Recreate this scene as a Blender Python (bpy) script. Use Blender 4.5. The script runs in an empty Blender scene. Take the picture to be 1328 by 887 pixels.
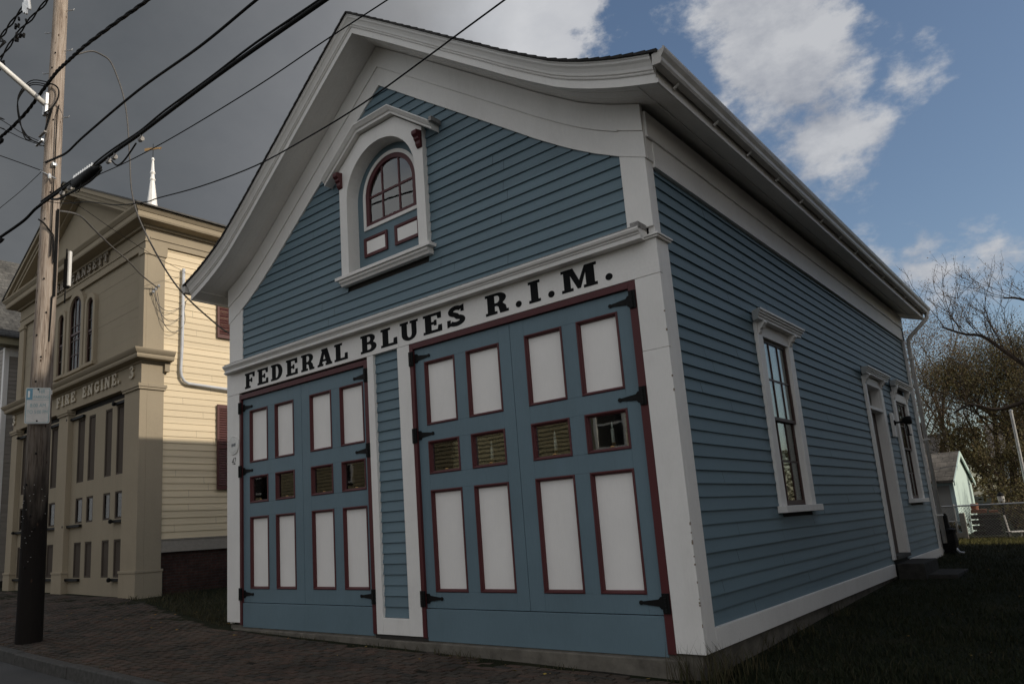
import bpy, bmesh, math, random
from mathutils import Vector, Matrix, noise as mnoise
R = math.radians
rnd = random.Random(11)
scene = bpy.context.scene
COL = scene.collection

# ------------------------------------------------------------------ materials
MATS = {}
def nt_new(name):
    m = bpy.data.materials.new(name); m.use_nodes = True
    nt = m.node_tree
    b = nt.nodes['Principled BSDF']
    return m, nt, b
def N(nt, typ, **kw):
    n = nt.nodes.new(typ)
    for k, v in kw.items():
        if k in n.inputs: n.inputs[k].default_value = v
        else: setattr(n, k, v)
    return n
def L(nt, a, b): nt.links.new(a, b)
def ramp(nt, src, stops):
    r = nt.nodes.new('ShaderNodeValToRGB'); e = r.color_ramp.elements
    while len(e) < len(stops): e.new(0.5)
    for el, (p, c) in zip(e, stops):
        el.position = p; el.color = (*c, 1) if len(c) == 3 else c
    L(nt, src, r.inputs[0]); return r
def coords(nt, scale=(1, 1, 1), world=False):
    if world:
        g = nt.nodes.new('ShaderNodeNewGeometry'); src = g.outputs['Position']
    else:
        t = nt.nodes.new('ShaderNodeTexCoord'); src = t.outputs['Object']
    mp = nt.nodes.new('ShaderNodeMapping'); mp.inputs['Scale'].default_value = scale
    L(nt, src, mp.inputs['Vector']); return mp.outputs['Vector']
def mix(nt, fac, a, b, mode='MIX'):
    m = nt.nodes.new('ShaderNodeMix'); m.data_type = 'RGBA'; m.blend_type = mode
    if isinstance(fac, (int, float)): m.inputs[0].default_value = fac
    else: L(nt, fac, m.inputs[0])
    for i, v in ((6, a), (7, b)):
        if isinstance(v, tuple): m.inputs[i].default_value = (*v, 1)
        else: L(nt, v, m.inputs[i])
    return m.outputs[2]
def bump(nt, b, h, strength=.3, dist=.01):
    n = nt.nodes.new('ShaderNodeBump'); n.inputs['Strength'].default_value = strength
    n.inputs['Distance'].default_value = dist
    L(nt, h, n.inputs['Height']); L(nt, n.outputs[0], b.inputs['Normal'])
def sc(c, k): return tuple(x * k for x in c)

def paint(name, c, rough=.5, var=.12, grain=(3, 3, 40), dirt=.25, course=None, flake=None, gk=.18):
    """weathered oil paint on wood: slow tone drift, brush grain, a little grime, optional board courses"""
    if name in MATS: return MATS[name]
    m, nt, b = nt_new(name)
    v = coords(nt, (.7, .7, .7), True)
    n1 = N(nt, 'ShaderNodeTexNoise', Scale=1.6, Detail=5.0, Roughness=.6); L(nt, v, n1.inputs['Vector'])
    col = ramp(nt, n1.outputs['Fac'], [(.3, sc(c, 1 - var)), (.7, sc(c, 1 + var * .6))]).outputs[0]
    v2 = coords(nt, grain, True)
    n2 = N(nt, 'ShaderNodeTexNoise', Scale=3.0, Detail=6.0, Roughness=.65); L(nt, v2, n2.inputs['Vector'])
    col = mix(nt, gk, col, ramp(nt, n2.outputs['Fac'], [(.35, sc(c, .72)), (.65, sc(c, 1.12))]).outputs[0])
    if dirt:
        v3 = coords(nt, (1.3, 1.3, .35), True)
        n3 = N(nt, 'ShaderNodeTexNoise', Scale=2.2, Detail=8.0, Roughness=.72); L(nt, v3, n3.inputs['Vector'])
        f = ramp(nt, n3.outputs['Fac'], [(.52, (0, 0, 0)), (.78, (dirt, dirt, dirt))]).outputs[0]
        g = sc(c, .45); g = (g[0] * 1.05, g[1], g[2] * .9)
        col = mix(nt, f, col, g)
    if course:
        geo = nt.nodes.new('ShaderNodeNewGeometry')
        sp = nt.nodes.new('ShaderNodeSeparateXYZ'); L(nt, geo.outputs['Position'], sp.inputs[0])
        fl = N(nt, 'ShaderNodeMath', operation='MULTIPLY_ADD'); fl.inputs[1].default_value = 1 / course[0]; fl.inputs[2].default_value = -course[1] / course[0]
        L(nt, sp.outputs['Z'], fl.inputs[0])
        fo = N(nt, 'ShaderNodeMath', operation='FLOOR'); L(nt, fl.outputs[0], fo.inputs[0])
        wn = N(nt, 'ShaderNodeTexWhiteNoise', noise_dimensions='1D'); L(nt, fo.outputs[0], wn.inputs['W'])
        col = mix(nt, .5, col, mix(nt, wn.outputs['Value'], sc(c, .82), sc(c, 1.12)))
    if flake:
        n4 = N(nt, 'ShaderNodeTexNoise', Scale=26.0, Detail=6.0, Roughness=.7)
        L(nt, coords(nt, (1, 1, .6), True), n4.inputs['Vector'])
        f = ramp(nt, n4.outputs['Fac'], [(.72, (0, 0, 0)), (.74, (1, 1, 1))]).outputs[0]
        col = mix(nt, f, col, flake)
    L(nt, col, b.inputs['Base Color'])
    b.inputs['Roughness'].default_value = rough
    b.inputs['Specular IOR Level'].default_value = .3
    bump(nt, b, n2.outputs['Fac'], .25, .004)
    MATS[name] = m; return m

def plain(name, c, rough=.6, metal=0.0, var=.2, scale=12.0, bmp=.1, spec=.4):
    if name in MATS: return MATS[name]
    m, nt, b = nt_new(name)
    n = N(nt, 'ShaderNodeTexNoise', Scale=scale, Detail=6.0, Roughness=.65); L(nt, coords(nt, (1, 1, 1), True), n.inputs['Vector'])
    col = ramp(nt, n.outputs['Fac'], [(.3, sc(c, 1 - var)), (.7, sc(c, 1 + var))]).outputs[0]
    L(nt, col, b.inputs['Base Color']); b.inputs['Roughness'].default_value = rough
    b.inputs['Metallic'].default_value = metal; b.inputs['Specular IOR Level'].default_value = spec
    if bmp: bump(nt, b, n.outputs['Fac'], bmp, .01)
    MATS[name] = m; return m

def bricks(name, c1, c2, mortar, bw, bh, mort=.006, axes=('X', 'Y'), rough=.85, bstr=.6, rowoff=.5, moss=None):
    if name in MATS: return MATS[name]
    m, nt, b = nt_new(name)
    geo = nt.nodes.new('ShaderNodeTexCoord'); sp = nt.nodes.new('ShaderNodeSeparateXYZ'); L(nt, geo.outputs['Object'], sp.inputs[0])
    cb = nt.nodes.new('ShaderNodeCombineXYZ'); L(nt, sp.outputs[axes[0]], cb.inputs[0]); L(nt, sp.outputs[axes[1]], cb.inputs[1])
    nz = N(nt, 'ShaderNodeTexNoise', Scale=1.3, Detail=3.0); L(nt, geo.outputs['Object'], nz.inputs['Vector'])
    vm = N(nt, 'ShaderNodeVectorMath', operation='MULTIPLY_ADD'); L(nt, nz.outputs['Color'], vm.inputs[0])
    vm.inputs[1].default_value = (.05, .03, 0); L(nt, cb.outputs[0], vm.inputs[2])
    br = N(nt, 'ShaderNodeTexBrick', Scale=1.0, offset=rowoff)
    br.inputs['Brick Width'].default_value = bw; br.inputs['Row Height'].default_value = bh
    br.inputs['Mortar Size'].default_value = mort; br.inputs['Mortar Smooth'].default_value = .3
    br.inputs['Color1'].default_value = (*c1, 1); br.inputs['Color2'].default_value = (*c2, 1); br.inputs['Mortar'].default_value = (*mortar, 1)
    br.inputs['Bias'].default_value = 0
    L(nt, vm.outputs[0], br.inputs['Vector'])
    n2 = N(nt, 'ShaderNodeTexNoise', Scale=9.0, Detail=8.0, Roughness=.7); L(nt, geo.outputs['Object'], n2.inputs['Vector'])
    f2 = ramp(nt, n2.outputs['Fac'], [(.3, (.5, .5, .5)), (.7, (1.25, 1.25, 1.25))]).outputs[0]
    col = mix(nt, 1.0, br.outputs['Color'], f2, 'MULTIPLY')
    n3 = N(nt, 'ShaderNodeTexNoise', Scale=.8, Detail=6.0, Roughness=.65); L(nt, geo.outputs['Object'], n3.inputs['Vector'])
    f3 = ramp(nt, n3.outputs['Fac'], [(.35, (.55, .55, .55)), (.65, (1.15, 1.15, 1.15))]).outputs[0]
    col = mix(nt, 1.0, col, f3, 'MULTIPLY')
    if moss:
        f4 = ramp(nt, n2.outputs['Fac'], [(.58, (0, 0, 0)), (.72, (.8, .8, .8))]).outputs[0]
        col = mix(nt, f4, col, moss)
    L(nt, col, b.inputs['Base Color']); b.inputs['Roughness'].default_value = rough
    b.inputs['Specular IOR Level'].default_value = .25
    h = mix(nt, .35, br.outputs['Color'], n2.outputs['Fac']) if False else None
    inv = N(nt, 'ShaderNodeMath', operation='SUBTRACT'); inv.inputs[0].default_value = 1; L(nt, br.outputs['Fac'], inv.inputs[1])
    ad = N(nt, 'ShaderNodeMath', operation='MULTIPLY_ADD'); L(nt, n2.outputs['Fac'], ad.inputs[0]); ad.inputs[1].default_value = .5; L(nt, inv.outputs[0], ad.inputs[2])
    bump(nt, b, ad.outputs[0], bstr, .012)
    MATS[name] = m; return m

def glass_mat(name='window glass', refl=.13, tint=(.93, .96, .94), k=1.4):
    if name in MATS: return MATS[name]
    m, nt, b = nt_new(name); nt.nodes.remove(b)
    out = nt.nodes['Material Output']
    tr = N(nt, 'ShaderNodeBsdfTransparent'); tr.inputs[0].default_value = (*tint, 1)
    gl = N(nt, 'ShaderNodeBsdfGlossy'); gl.inputs['Roughness'].default_value = .02; gl.inputs[0].default_value = (.9, .92, .92, 1)
    fr = N(nt, 'ShaderNodeFresnel'); fr.inputs['IOR'].default_value = 1.5
    ad = N(nt, 'ShaderNodeMath', operation='MULTIPLY_ADD', use_clamp=True); L(nt, fr.outputs[0], ad.inputs[0]); ad.inputs[1].default_value = k; ad.inputs[2].default_value = refl - .06
    mx = N(nt, 'ShaderNodeMixShader'); L(nt, ad.outputs[0], mx.inputs[0]); L(nt, tr.outputs[0], mx.inputs[1]); L(nt, gl.outputs[0], mx.inputs[2])
    nz = N(nt, 'ShaderNodeTexNoise', Scale=2.5, Detail=2.0); L(nt, coords(nt, (1, 1, 1), True), nz.inputs['Vector'])
    bp = N(nt, 'ShaderNodeBump'); bp.inputs['Strength'].default_value = .05; bp.inputs['Distance'].default_value = .01
    L(nt, nz.outputs['Fac'], bp.inputs['Height']); L(nt, bp.outputs[0], gl.inputs['Normal'])
    L(nt, mx.outputs[0], out.inputs['Surface'])
    MATS[name] = m; return m

BLUE = (.123, .184, .219)
WHT = (.74, .72, .69)
M_blue = paint('blue clapboard paint', BLUE, .55, .1, (9, 9, 60), .22, (.1375, .207))
M_bluef = paint('blue clapboard paint front', BLUE, .55, .1, (9, 9, 60), .2, (.135, .21))
M_blued = paint('blue door paint', sc(BLUE, 1.0), .5, .09, (40, 40, 3), .2)
M_white = paint('white trim paint', WHT, .5, .07, (12, 12, 12), .16, None)
M_whitep = paint('white trim paint worn', WHT, .5, .07, (20, 20, 5), .2, None, (.32, .29, .25), .10)
M_panel = paint('white door panel paint', (.80, .775, .745), .5, .05, (30, 30, 4), .10, gk=.07)
M_maroon = paint('maroon paint', (.082, .020, .022), .45, .14, (30, 30, 6), .2)
M_sash = paint('dark brown sash paint', (.060, .030, .024), .5, .15, (30, 30, 6), .2)
M_black = plain('black iron', (.007, .007, .007), .6, 0, .3, 30, .1, .15)
M_letter = plain('black sign paint', (.006, .0065, .007), .75, 0, .3, 20, .03, .12)
M_conc = plain('old concrete', (.125, .113, .095), .9, 0, .35, 5.0, .5, .2)
M_stone = plain('granite', (.062, .060, .056), .85, 0, .35, 14.0, .5, .2)
M_galv = plain('galvanised metal', (.42, .43, .44), .45, .6, .2, 9)
M_alu = plain('bright aluminium', (.78, .78, .76), .35, .7, .12, 9)
M_whitem = plain('white painted metal', (.72, .71, .68), .4, 0, .08, 6, .02)
M_lead = plain('grey lead flashing', (.24, .23, .22), .6, .3, .4, 20, .4)
M_dark = plain('dark interior', (.03, .027, .024), .9, 0, .2, 2)
M_curtain = plain('white lace curtain', (.62, .62, .62), .9, 0, .18, 30, .2)
M_candle = plain('white candle', (.8, .78, .72), .5, 0, .04, 8, 0)
M_brass = plain('brass', (.5, .3, .12), .35, .8, .1, 8, 0)
M_cable = plain('black cable jacket', (.008, .008, .008), .7, 0, .3, 20, 0, .15)
M_cableg = plain('grey weathered cable', (.10, .095, .09), .6, 0, .3, 20, 0)
M_shingle = bricks('dark asphalt shingles', (.030, .028, .027), (.050, .047, .045), (.012, .012, .012), .30, .14, .004, ('Y', 'X'), .9, .5)
M_glass = glass_mat()
M_glass_dim = glass_mat('dim window glass', .03, (.5, .5, .5), .45)
M_glass_side = glass_mat('side window glass', .10, (.8, .82, .78), .75)
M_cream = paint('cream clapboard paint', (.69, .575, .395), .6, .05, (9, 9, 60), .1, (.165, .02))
M_creamf = paint('shaded cream front paint', (.315, .270, .200), .55, .06, (30, 30, 6), .15)  # cream darkened for the front, its shade is put into the colour
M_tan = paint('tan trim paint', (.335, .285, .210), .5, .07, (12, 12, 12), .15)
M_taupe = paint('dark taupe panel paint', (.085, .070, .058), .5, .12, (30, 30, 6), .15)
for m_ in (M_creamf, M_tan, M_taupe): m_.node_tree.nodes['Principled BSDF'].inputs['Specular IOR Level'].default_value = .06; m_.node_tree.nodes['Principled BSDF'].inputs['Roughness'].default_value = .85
M_shut = paint('maroon shutter paint', (.092, .034, .031), .5, .1, (30, 30, 6), .1)
M_brick = bricks('dark red brick wall', (.062, .028, .021), (.044, .022, .018), (.045, .040, .035), .21, .068, .008, ('Y', 'Z'), .9, .6)
M_pave = bricks('brick paving', (.088, .050, .040), (.066, .046, .037), (.026, .023, .020), .21, .102, .008, ('X', 'Y'), .82, .9, .5, (.035, .038, .022))

def wood_pole():
    m, nt, b = nt_new('weathered pole wood')
    v = coords(nt, (9, 9, .5)); n = N(nt, 'ShaderNodeTexNoise', Scale=4.0, Detail=8.0, Roughness=.7); L(nt, v, n.inputs['Vector'])
    c = ramp(nt, n.outputs['Fac'], [(.32, (.09, .060, .045)), (.46, (.30, .245, .20)), (.68, (.46, .40, .345))]).outputs[0]
    # creosote from the ground up, ending unevenly (a stain of the wood)
    t = nt.nodes.new('ShaderNodeTexCoord'); sp = nt.nodes.new('ShaderNodeSeparateXYZ'); L(nt, t.outputs['Object'], sp.inputs[0])
    n2 = N(nt, 'ShaderNodeTexNoise', Scale=2.0, Detail=5.0); L(nt, coords(nt, (3, 3, .6)), n2.inputs['Vector'])
    a = N(nt, 'ShaderNodeMath', operation='MULTIPLY_ADD'); L(nt, n2.outputs['Fac'], a.inputs[0]); a.inputs[1].default_value = 3.0; L(nt, sp.outputs['Z'], a.inputs[2])
    f = ramp(nt, a.outputs[0], [(0, (1, 1, 1)), (1, (0, 0, 0))])
    mr = N(nt, 'ShaderNodeMapRange'); L(nt, a.outputs[0], mr.inputs['Value'])
    mr.inputs['From Min'].default_value = 3.6; mr.inputs['From Max'].default_value = 7.0; mr.inputs['To Min'].default_value = 1.0; mr.inputs['To Max'].default_value = 0
    col = mix(nt, mr.outputs[0], c, (.012, .010, .009))
    kn = N(nt, 'ShaderNodeTexVoronoi', Scale=3.2); L(nt, coords(nt, (2.2, 2.2, 1.0)), kn.inputs['Vector'])
    kf = ramp(nt, kn.outputs['Distance'], [(.06, (1, 1, 1)), (.11, (0, 0, 0))]).outputs[0]
    col = mix(nt, kf, col, (.05, .03, .02))
    L(nt, col, b.inputs['Base Color']); b.inputs['Roughness'].default_value = .9; b.inputs['Specular IOR Level'].default_value = .12
    bump(nt, b, n.outputs['Fac'], .7, .02); return m
M_pole = wood_pole()

def grass_mat(name, c1, c2):
    m, nt, b = nt_new(name)
    n = N(nt, 'ShaderNodeTexNoise', Scale=1.2, Detail=9.0, Roughness=.7); L(nt, coords(nt, (1, 1, 1), True), n.inputs['Vector'])
    col = ramp(nt, n.outputs['Fac'], [(.3, c1), (.55, c2), (.75, (.036, .029, .018))]).outputs[0]
    L(nt, col, b.inputs['Base Color']); b.inputs['Roughness'].default_value = .95; b.inputs['Specular IOR Level'].default_value = .1
    n2 = N(nt, 'ShaderNodeTexNoise', Scale=40.0, Detail=5.0); L(nt, coords(nt, (1, 1, 1), True), n2.inputs['Vector'])
    bump(nt, b, n2.outputs['Fac'], .8, .05); return m
M_lawn = grass_mat('lawn', (.008, .010, .005), (.016, .019, .009))
def leaf_mat(name, cols):
    m, nt, b = nt_new(name)
    oi = N(nt, 'ShaderNodeNewGeometry')
    r = ramp(nt, oi.outputs['Random Per Island'], [(i / max(1, len(cols) - 1), c) for i, c in enumerate(cols)])
    L(nt, r.outputs[0], b.inputs['Base Color']); b.inputs['Roughness'].default_value = .7; b.inputs['Specular IOR Level'].default_value = .2
    return m
M_blade = leaf_mat('grass blades', [(.007, .011, .004), (.016, .021, .008), (.028, .025, .012)])
M_weed = leaf_mat('dry weeds', [(.035, .030, .016), (.060, .050, .024), (.030, .036, .014)])
M_fallen = leaf_mat('fallen leaves', [(.22, .13, .02), (.13, .07, .03), (.30, .22, .05)])
M_bark = plain('bark', (.055, .043, .034), .9, 0, .4, 10, .5, .1)
M_barkg = plain('grey bark', (.105, .095, .083), .9, 0, .35, 10, .5, .1)

# asphalt
def asphalt():
    m, nt, b = nt_new('asphalt')
    n = N(nt, 'ShaderNodeTexNoise', Scale=60.0, Detail=6.0, Roughness=.8); L(nt, coords(nt, (1, 1, 1), True), n.inputs['Vector'])
    n2 = N(nt, 'ShaderNodeTexNoise', Scale=.9, Detail=5.0); L(nt, coords(nt, (1, 1, 1), True), n2.inputs['Vector'])
    c = ramp(nt, n.outputs['Fac'], [(.3, (.030, .030, .031)), (.7, (.075, .073, .070))]).outputs[0]
    c = mix(nt, 1.0, c, ramp(nt, n2.outputs['Fac'], [(.3, (.7, .7, .7)), (.7, (1.15, 1.15, 1.15))]).outputs[0], 'MULTIPLY')
    L(nt, c, b.inputs['Base Color']); b.inputs['Roughness'].default_value = .9
    bump(nt, b, n.outputs['Fac'], .6, .01); return m
M_asph = asphalt()

# ------------------------------------------------------------------ mesh builder
class MB:
    def __init__(s): s.v = []; s.f = []
    def add(s, vs, fs):
        o = len(s.v); s.v += [tuple(p) for p in vs]; s.f += [tuple(i + o for i in f) for f in fs]; return s
    def box(s, x0, x1, y0, y1, z0, z1):
        if x0 > x1: x0, x1 = x1, x0
        if y0 > y1: y0, y1 = y1, y0
        if z0 > z1: z0, z1 = z1, z0
        return s.add([(x0, y0, z0), (x1, y0, z0), (x1, y1, z0), (x0, y1, z0), (x0, y0, z1), (x1, y0, z1), (x1, y1, z1), (x0, y1, z1)],
                     [(0, 3, 2, 1), (4, 5, 6, 7), (0, 1, 5, 4), (1, 2, 6, 5), (2, 3, 7, 6), (3, 0, 4, 7)])
    def prism(s, poly, a, b, f):
        """poly: 2-D points; f(p, t) -> 3-D point; extrudes from t=a to t=b"""
        n = len(poly)
        return s.add([f(p, a) for p in poly] + [f(p, b) for p in poly],
                     [tuple(range(n)), tuple(reversed(range(n, 2 * n)))] + [(i, i + n, (i + 1) % n + n, (i + 1) % n) for i in range(n)])
    def px(s, poly, x0, x1): return s.prism(poly, x0, x1, lambda p, t: (t, p[0], p[1]))     # (y,z) profile along x
    def py(s, poly, y0, y1): return s.prism(poly, y0, y1, lambda p, t: (p[0], t, p[1]))     # (x,z) outline along y
    def pz(s, poly, z0, z1): return s.prism(poly, z0, z1, lambda p, t: (p[0], p[1], t))
    def sweep(s, rows, closed_profile=True, caps=True):
        """rows: list of equal-length point lists"""
        n = len(rows[0]); vs = [p for r in rows for p in r]; fs = []
        for i in range(len(rows) - 1):
            for j in range(n if closed_profile else n - 1):
                k = (j + 1) % n
                fs.append((i * n + j, i * n + k, (i + 1) * n + k, (i + 1) * n + j))
        if caps and closed_profile:
            fs.append(tuple(reversed(range(n)))); fs.append(tuple((len(rows) - 1) * n + j for j in range(n)))
        return s.add(vs, fs)
    def tube(s, pts, rad, n=8, caps=True):
        pts = [Vector(p) for p in pts]; rows = []
        if not isinstance(rad, (list, tuple)): rad = [rad] * len(pts)
        ref = None
        for i, p in enumerate(pts):
            t = (pts[min(i + 1, len(pts) - 1)] - pts[max(i - 1, 0)])
            if t.length < 1e-9: t = Vector((0, 0, 1))
            t.normalize()
            if ref is None: ref = Vector((1, 0, 0)) if abs(t.x) < .9 else Vector((0, 1, 0))
            u = (ref - t * ref.dot(t))
            if u.length < 1e-6: u = t.orthogonal()
            u.normalize(); ref = u; w = t.cross(u)
            rows.append([p + (u * math.cos(2 * math.pi * k / n) + w * math.sin(2 * math.pi * k / n)) * rad[i] for k in range(n)])
        return s.sweep(rows, True, caps)
    def lathe(s, prof, c=(0, 0, 0), axis='z', n=16):
        rows = []
        for r, h in prof:
            row = []
            for k in range(n):
                a = 2 * math.pi * k / n; x, y = r * math.cos(a), r * math.sin(a)
                row.append({'z': (c[0] + x, c[1] + y, c[2] + h), 'y': (c[0] + x, c[1] + h, c[2] + y), 'x': (c[0] + h, c[1] + x, c[2] + y)}[axis])
            rows.append(row)
        return s.sweep(rows)
    def build(s, name, mat, parent=None, bevel=0, smooth=False, loc=None):
        me = bpy.data.meshes.new(name); me.from_pydata(s.v, [], s.f); 
        bm = bmesh.new(); bm.from_mesh(me); bmesh.ops.recalc_face_normals(bm, faces=bm.faces); bm.to_mesh(me); bm.free()
        me.materials.append(mat)
        if smooth:
            for p in me.polygons: p.use_smooth = True
        o = bpy.data.objects.new(name, me); COL.objects.link(o)
        if parent: o.parent = parent
        if loc: o.location = loc
        if bevel:
            b = o.modifiers.new('Bevel', 'BEVEL'); b.width = bevel; b.segments = 2; b.limit_method = 'ANGLE'; b.angle_limit = R(35)
        return o
def tag(o, label=None, cat=None, group=None, kind=None):
    if label: o['label'] = label
    if cat: o['category'] = cat
    if group: o['group'] = group
    if kind: o['kind'] = kind
    return o
def empty(name, loc=(0, 0, 0), rz=0, label=None, cat=None, group=None):
    o = bpy.data.objects.new(name, None); COL.objects.link(o); o.location = loc; o.rotation_euler = (0, 0, rz)
    o.empty_display_size = .2
    return tag(o, label, cat, group)
def curve_mesh(name, splines, mat, parent, extrude, xf):
    """closed 2-D outlines (even-odd filled) extruded to a mesh; xf: 4x4 matrix placing the (x, y) plane"""
    cu = bpy.data.curves.new(name, 'CURVE'); cu.dimensions = '2D'; cu.fill_mode = 'BOTH'; cu.extrude = extrude
    for sp in splines:
        p = cu.splines.new('POLY'); p.points.add(len(sp) - 1); p.use_cyclic_u = True
        for q, (x, y) in zip(p.points, sp): q.co = (x, y, 0, 1)
    t = bpy.data.objects.new(name + '_tmp', cu); COL.objects.link(t)
    me = bpy.data.meshes.new_from_object(t.evaluated_get(bpy.context.evaluated_depsgraph_get()))
    bpy.data.objects.remove(t); bpy.data.curves.remove(cu)
    me.transform(xf); me.materials.clear(); me.materials.append(mat); me.name = name
    o = bpy.data.objects.new(name, me); COL.objects.link(o); o.parent = parent; return o
def text_mesh(name, body, size, mat, parent, xf, extrude=.001, shear=0.0, sx=1.0, align='CENTER'):
    cu = bpy.data.curves.new(name, 'FONT'); cu.body = body; cu.size = size; cu.extrude = extrude; cu.align_x = align; cu.shear = shear
    t = bpy.data.objects.new(name + '_tmp', cu); COL.objects.link(t)
    me = bpy.data.meshes.new_from_object(t.evaluated_get(bpy.context.evaluated_depsgraph_get()))
    bpy.data.objects.remove(t); bpy.data.curves.remove(cu)
    me.transform(Matrix.Diagonal((sx, 1, 1, 1))); me.transform(xf); me.materials.clear(); me.materials.append(mat)
    o = bpy.data.objects.new(name, me); COL.objects.link(o); o.parent = parent; return o
FACE_FRONT = Matrix(((1, 0, 0, 0), (0, 0, -1, 0), (0, 1, 0, 0), (0, 0, 0, 1)))   # (x,y,z)->(x,-z,y): readable from -y
def front_at(x, y, z): return Matrix.Translation((x, y, z)) @ FACE_FRONT

# ------------------------------------------------------------------ slab-serif glyphs (unit cap height)
def arc(cx, cy, rx, ry, a0, a1, n=12):
    return [(cx + rx * math.cos(R(a0 + (a1 - a0) * i / n)), cy + ry * math.sin(R(a0 + (a1 - a0) * i / n))) for i in range(n + 1)]
def thick(path, w):
    """offset both sides of a polyline"""
    L_, R_ = [], []
    for i, (x, y) in enumerate(path):
        x0, y0 = path[max(0, i - 1)]; x1, y1 = path[min(len(path) - 1, i + 1)]
        dx, dy = x1 - x0, y1 - y0; l = math.hypot(dx, dy) or 1; ww = w[i] if isinstance(w, list) else w
        L_.append((x - dy / l * ww / 2, y + dx / l * ww / 2)); R_.append((x + dy / l * ww / 2, y - dx / l * ww / 2))
    return L_ + R_[::-1]
GL = {}
GL['I'] = (.42, [[(0, 0), (.42, 0), (.42, .13), (.34, .13), (.34, .87), (.42, .87), (.42, 1), (0, 1), (0, .87), (.08, .87), (.08, .13), (0, .13)]])
GL['F'] = (.76, [[(0, 0), (.44, 0), (.44, .13), (.35, .13), (.35, .43), (.46, .43), (.46, .36), (.57, .36), (.57, .64), (.46, .64), (.46, .57), (.35, .57), (.35, .86), (.58, .86), (.61, .68), (.76, .68), (.76, 1), (0, 1), (0, .87), (.08, .87), (.08, .13), (0, .13)]])
GL['E'] = (.79, [[(0, 0), (.79, 0), (.79, .34), (.64, .34), (.61, .14), (.35, .14), (.35, .43), (.46, .43), (.46, .36), (.57, .36), (.57, .64), (.46, .64), (.46, .57), (.35, .57), (.35, .86), (.59, .86), (.62, .68), (.77, .68), (.77, 1), (0, 1), (0, .87), (.08, .87), (.08, .13), (0, .13)]])
GL['L'] = (.76, [[(0, 0), (.76, 0), (.76, .38), (.60, .38), (.58, .14), (.35, .14), (.35, .87), (.45, .87), (.45, 1), (0, 1), (0, .87), (.08, .87), (.08, .13), (0, .13)]])
GL['D'] = (.82, [[(0, 0), (.42, 0)] + arc(.42, .5, .40, .5, -90, 90, 16) + [(0, 1), (0, .87), (.08, .87), (.08, .13), (0, .13)], [(.35, .14), (.40, .14)] + arc(.40, .5, .14, .36, -80, 80, 12) + [(.40, .86), (.35, .86)]])
GL['R'] = (.86, [[(0, 0), (.44, 0), (.44, .13), (.35, .13), (.35, .38), (.42, .38), (.49, .32), (.54, 0), (.86, 0), (.86, .13), (.79, .13), (.76, .33), (.66, .45)] + arc(.46, .72, .33, .28, -50, 90, 12) + [(0, 1), (0, .87), (.08, .87), (.08, .13), (0, .13)], [(.35, .52), (.44, .52)] + arc(.44, .70, .10, .17, -80, 80, 8) + [(.44, .87), (.35, .87)]])
GL['A'] = (.96, [[(0, 0), (.38, 0), (.38, .13), (.31, .13), (.34, .25), (.57, .25), (.60, .13), (.53, .13), (.53, 0), (.96, 0), (.96, .13), (.90, .13), (.66, 1), (.27, 1), (.27, .88), (.32, .88), (.08, .13), (0, .13)], [(.38, .38), (.53, .38), (.455, .68)]])
GL['B'] = (.84, [[(0, 0), (.48, 0)] + arc(.48, .28, .35, .28, -90, 58, 12) + arc(.45, .75, .31, .25, -45, 90, 10) + [(0, 1), (0, .87), (.08, .87), (.08, .13), (0, .13)], [(.35, .14), (.46, .14)] + arc(.46, .29, .10, .145, -80, 80, 8) + [(.46, .44), (.35, .44)], [(.35, .58), (.43, .58)] + arc(.43, .72, .09, .14, -80, 80, 8) + [(.43, .86), (.35, .86)]])
GL['U'] = (.90, [[(0, 1), (0, .87), (.08, .87), (.08, .34)] + arc(.45, .34, .37, .36, 180, 360, 18) + [(.82, .87), (.90, .87), (.90, 1), (.50, 1), (.50, .87), (.58, .87), (.58, .34)] + arc(.465, .34, .115, .20, 0, -180, 10) + [(.35, .87), (.42, .87), (.42, 1)]])
GL['M'] = (1.16, [[(0, 0), (.38, 0), (.38, .13), (.30, .13), (.30, .70), (.52, .04), (.62, .04), (.80, .70), (.80, .13), (.72, .13), (.72, 0), (1.16, 0), (1.16, .13), (1.08, .13), (1.08, .87), (1.16, .87), (1.16, 1), (.78, 1), (.585, .40), (.40, 1), (0, 1), (0, .87), (.08, .87), (.08, .13), (0, .13)]])
GL['N'] = (.96, [[(0, 0), (.36, 0), (.36, .13), (.28, .13), (.28, .62), (.66, 0), (.86, 0), (.86, .87), (.96, .87), (.96, 1), (.58, 1), (.58, .87), (.68, .87), (.68, .44), (.34, 1), (0, 1), (0, .87), (.08, .87), (.08, .13), (0, .13)]])
GL['T'] = (.84, [[(.22, 0), (.62, 0), (.62, .13), (.55, .13), (.55, .86), (.66, .86), (.70, .66), (.84, .66), (.84, 1), (0, 1), (0, .66), (.14, .66), (.18, .86), (.29, .86), (.29, .13), (.22, .13)]])
sp_ = arc(.40, .735, .22, .165, 25, 250, 16) + [(.40, .53)] + arc(.40, .265, .26, .165, 75, -155, 16)
GL['S'] = (.78, [thick(sp_, .22), [(.60, .66), (.73, .66), (.73, 1.0), (.60, .96)], [(.02, .0), (.15, .05), (.17, .36), (.02, .36)]])
gp_ = arc(.47, .5, .34, .39, 42, 330, 24)
GL['G'] = (.92, [thick(gp_, .24), [(.68, .66), (.82, .66), (.82, 1.0), (.68, .92)], [(.48, .36), (.90, .36), (.90, .49), (.48, .49)], [(.64, .04), (.86, .04), (.86, .36), (.64, .36)]])
tp_ = arc(.34, .74, .22, .16, 165, -80, 14) + [(.34, .55)] + arc(.34, .275, .26, .17, 85, -165, 14)
GL['3'] = (.72, [thick(tp_, .20)])
GL['.'] = (.26, [arc(.13, .15, .13, .15, 0, 360 - 22.5, 15)])
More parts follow.
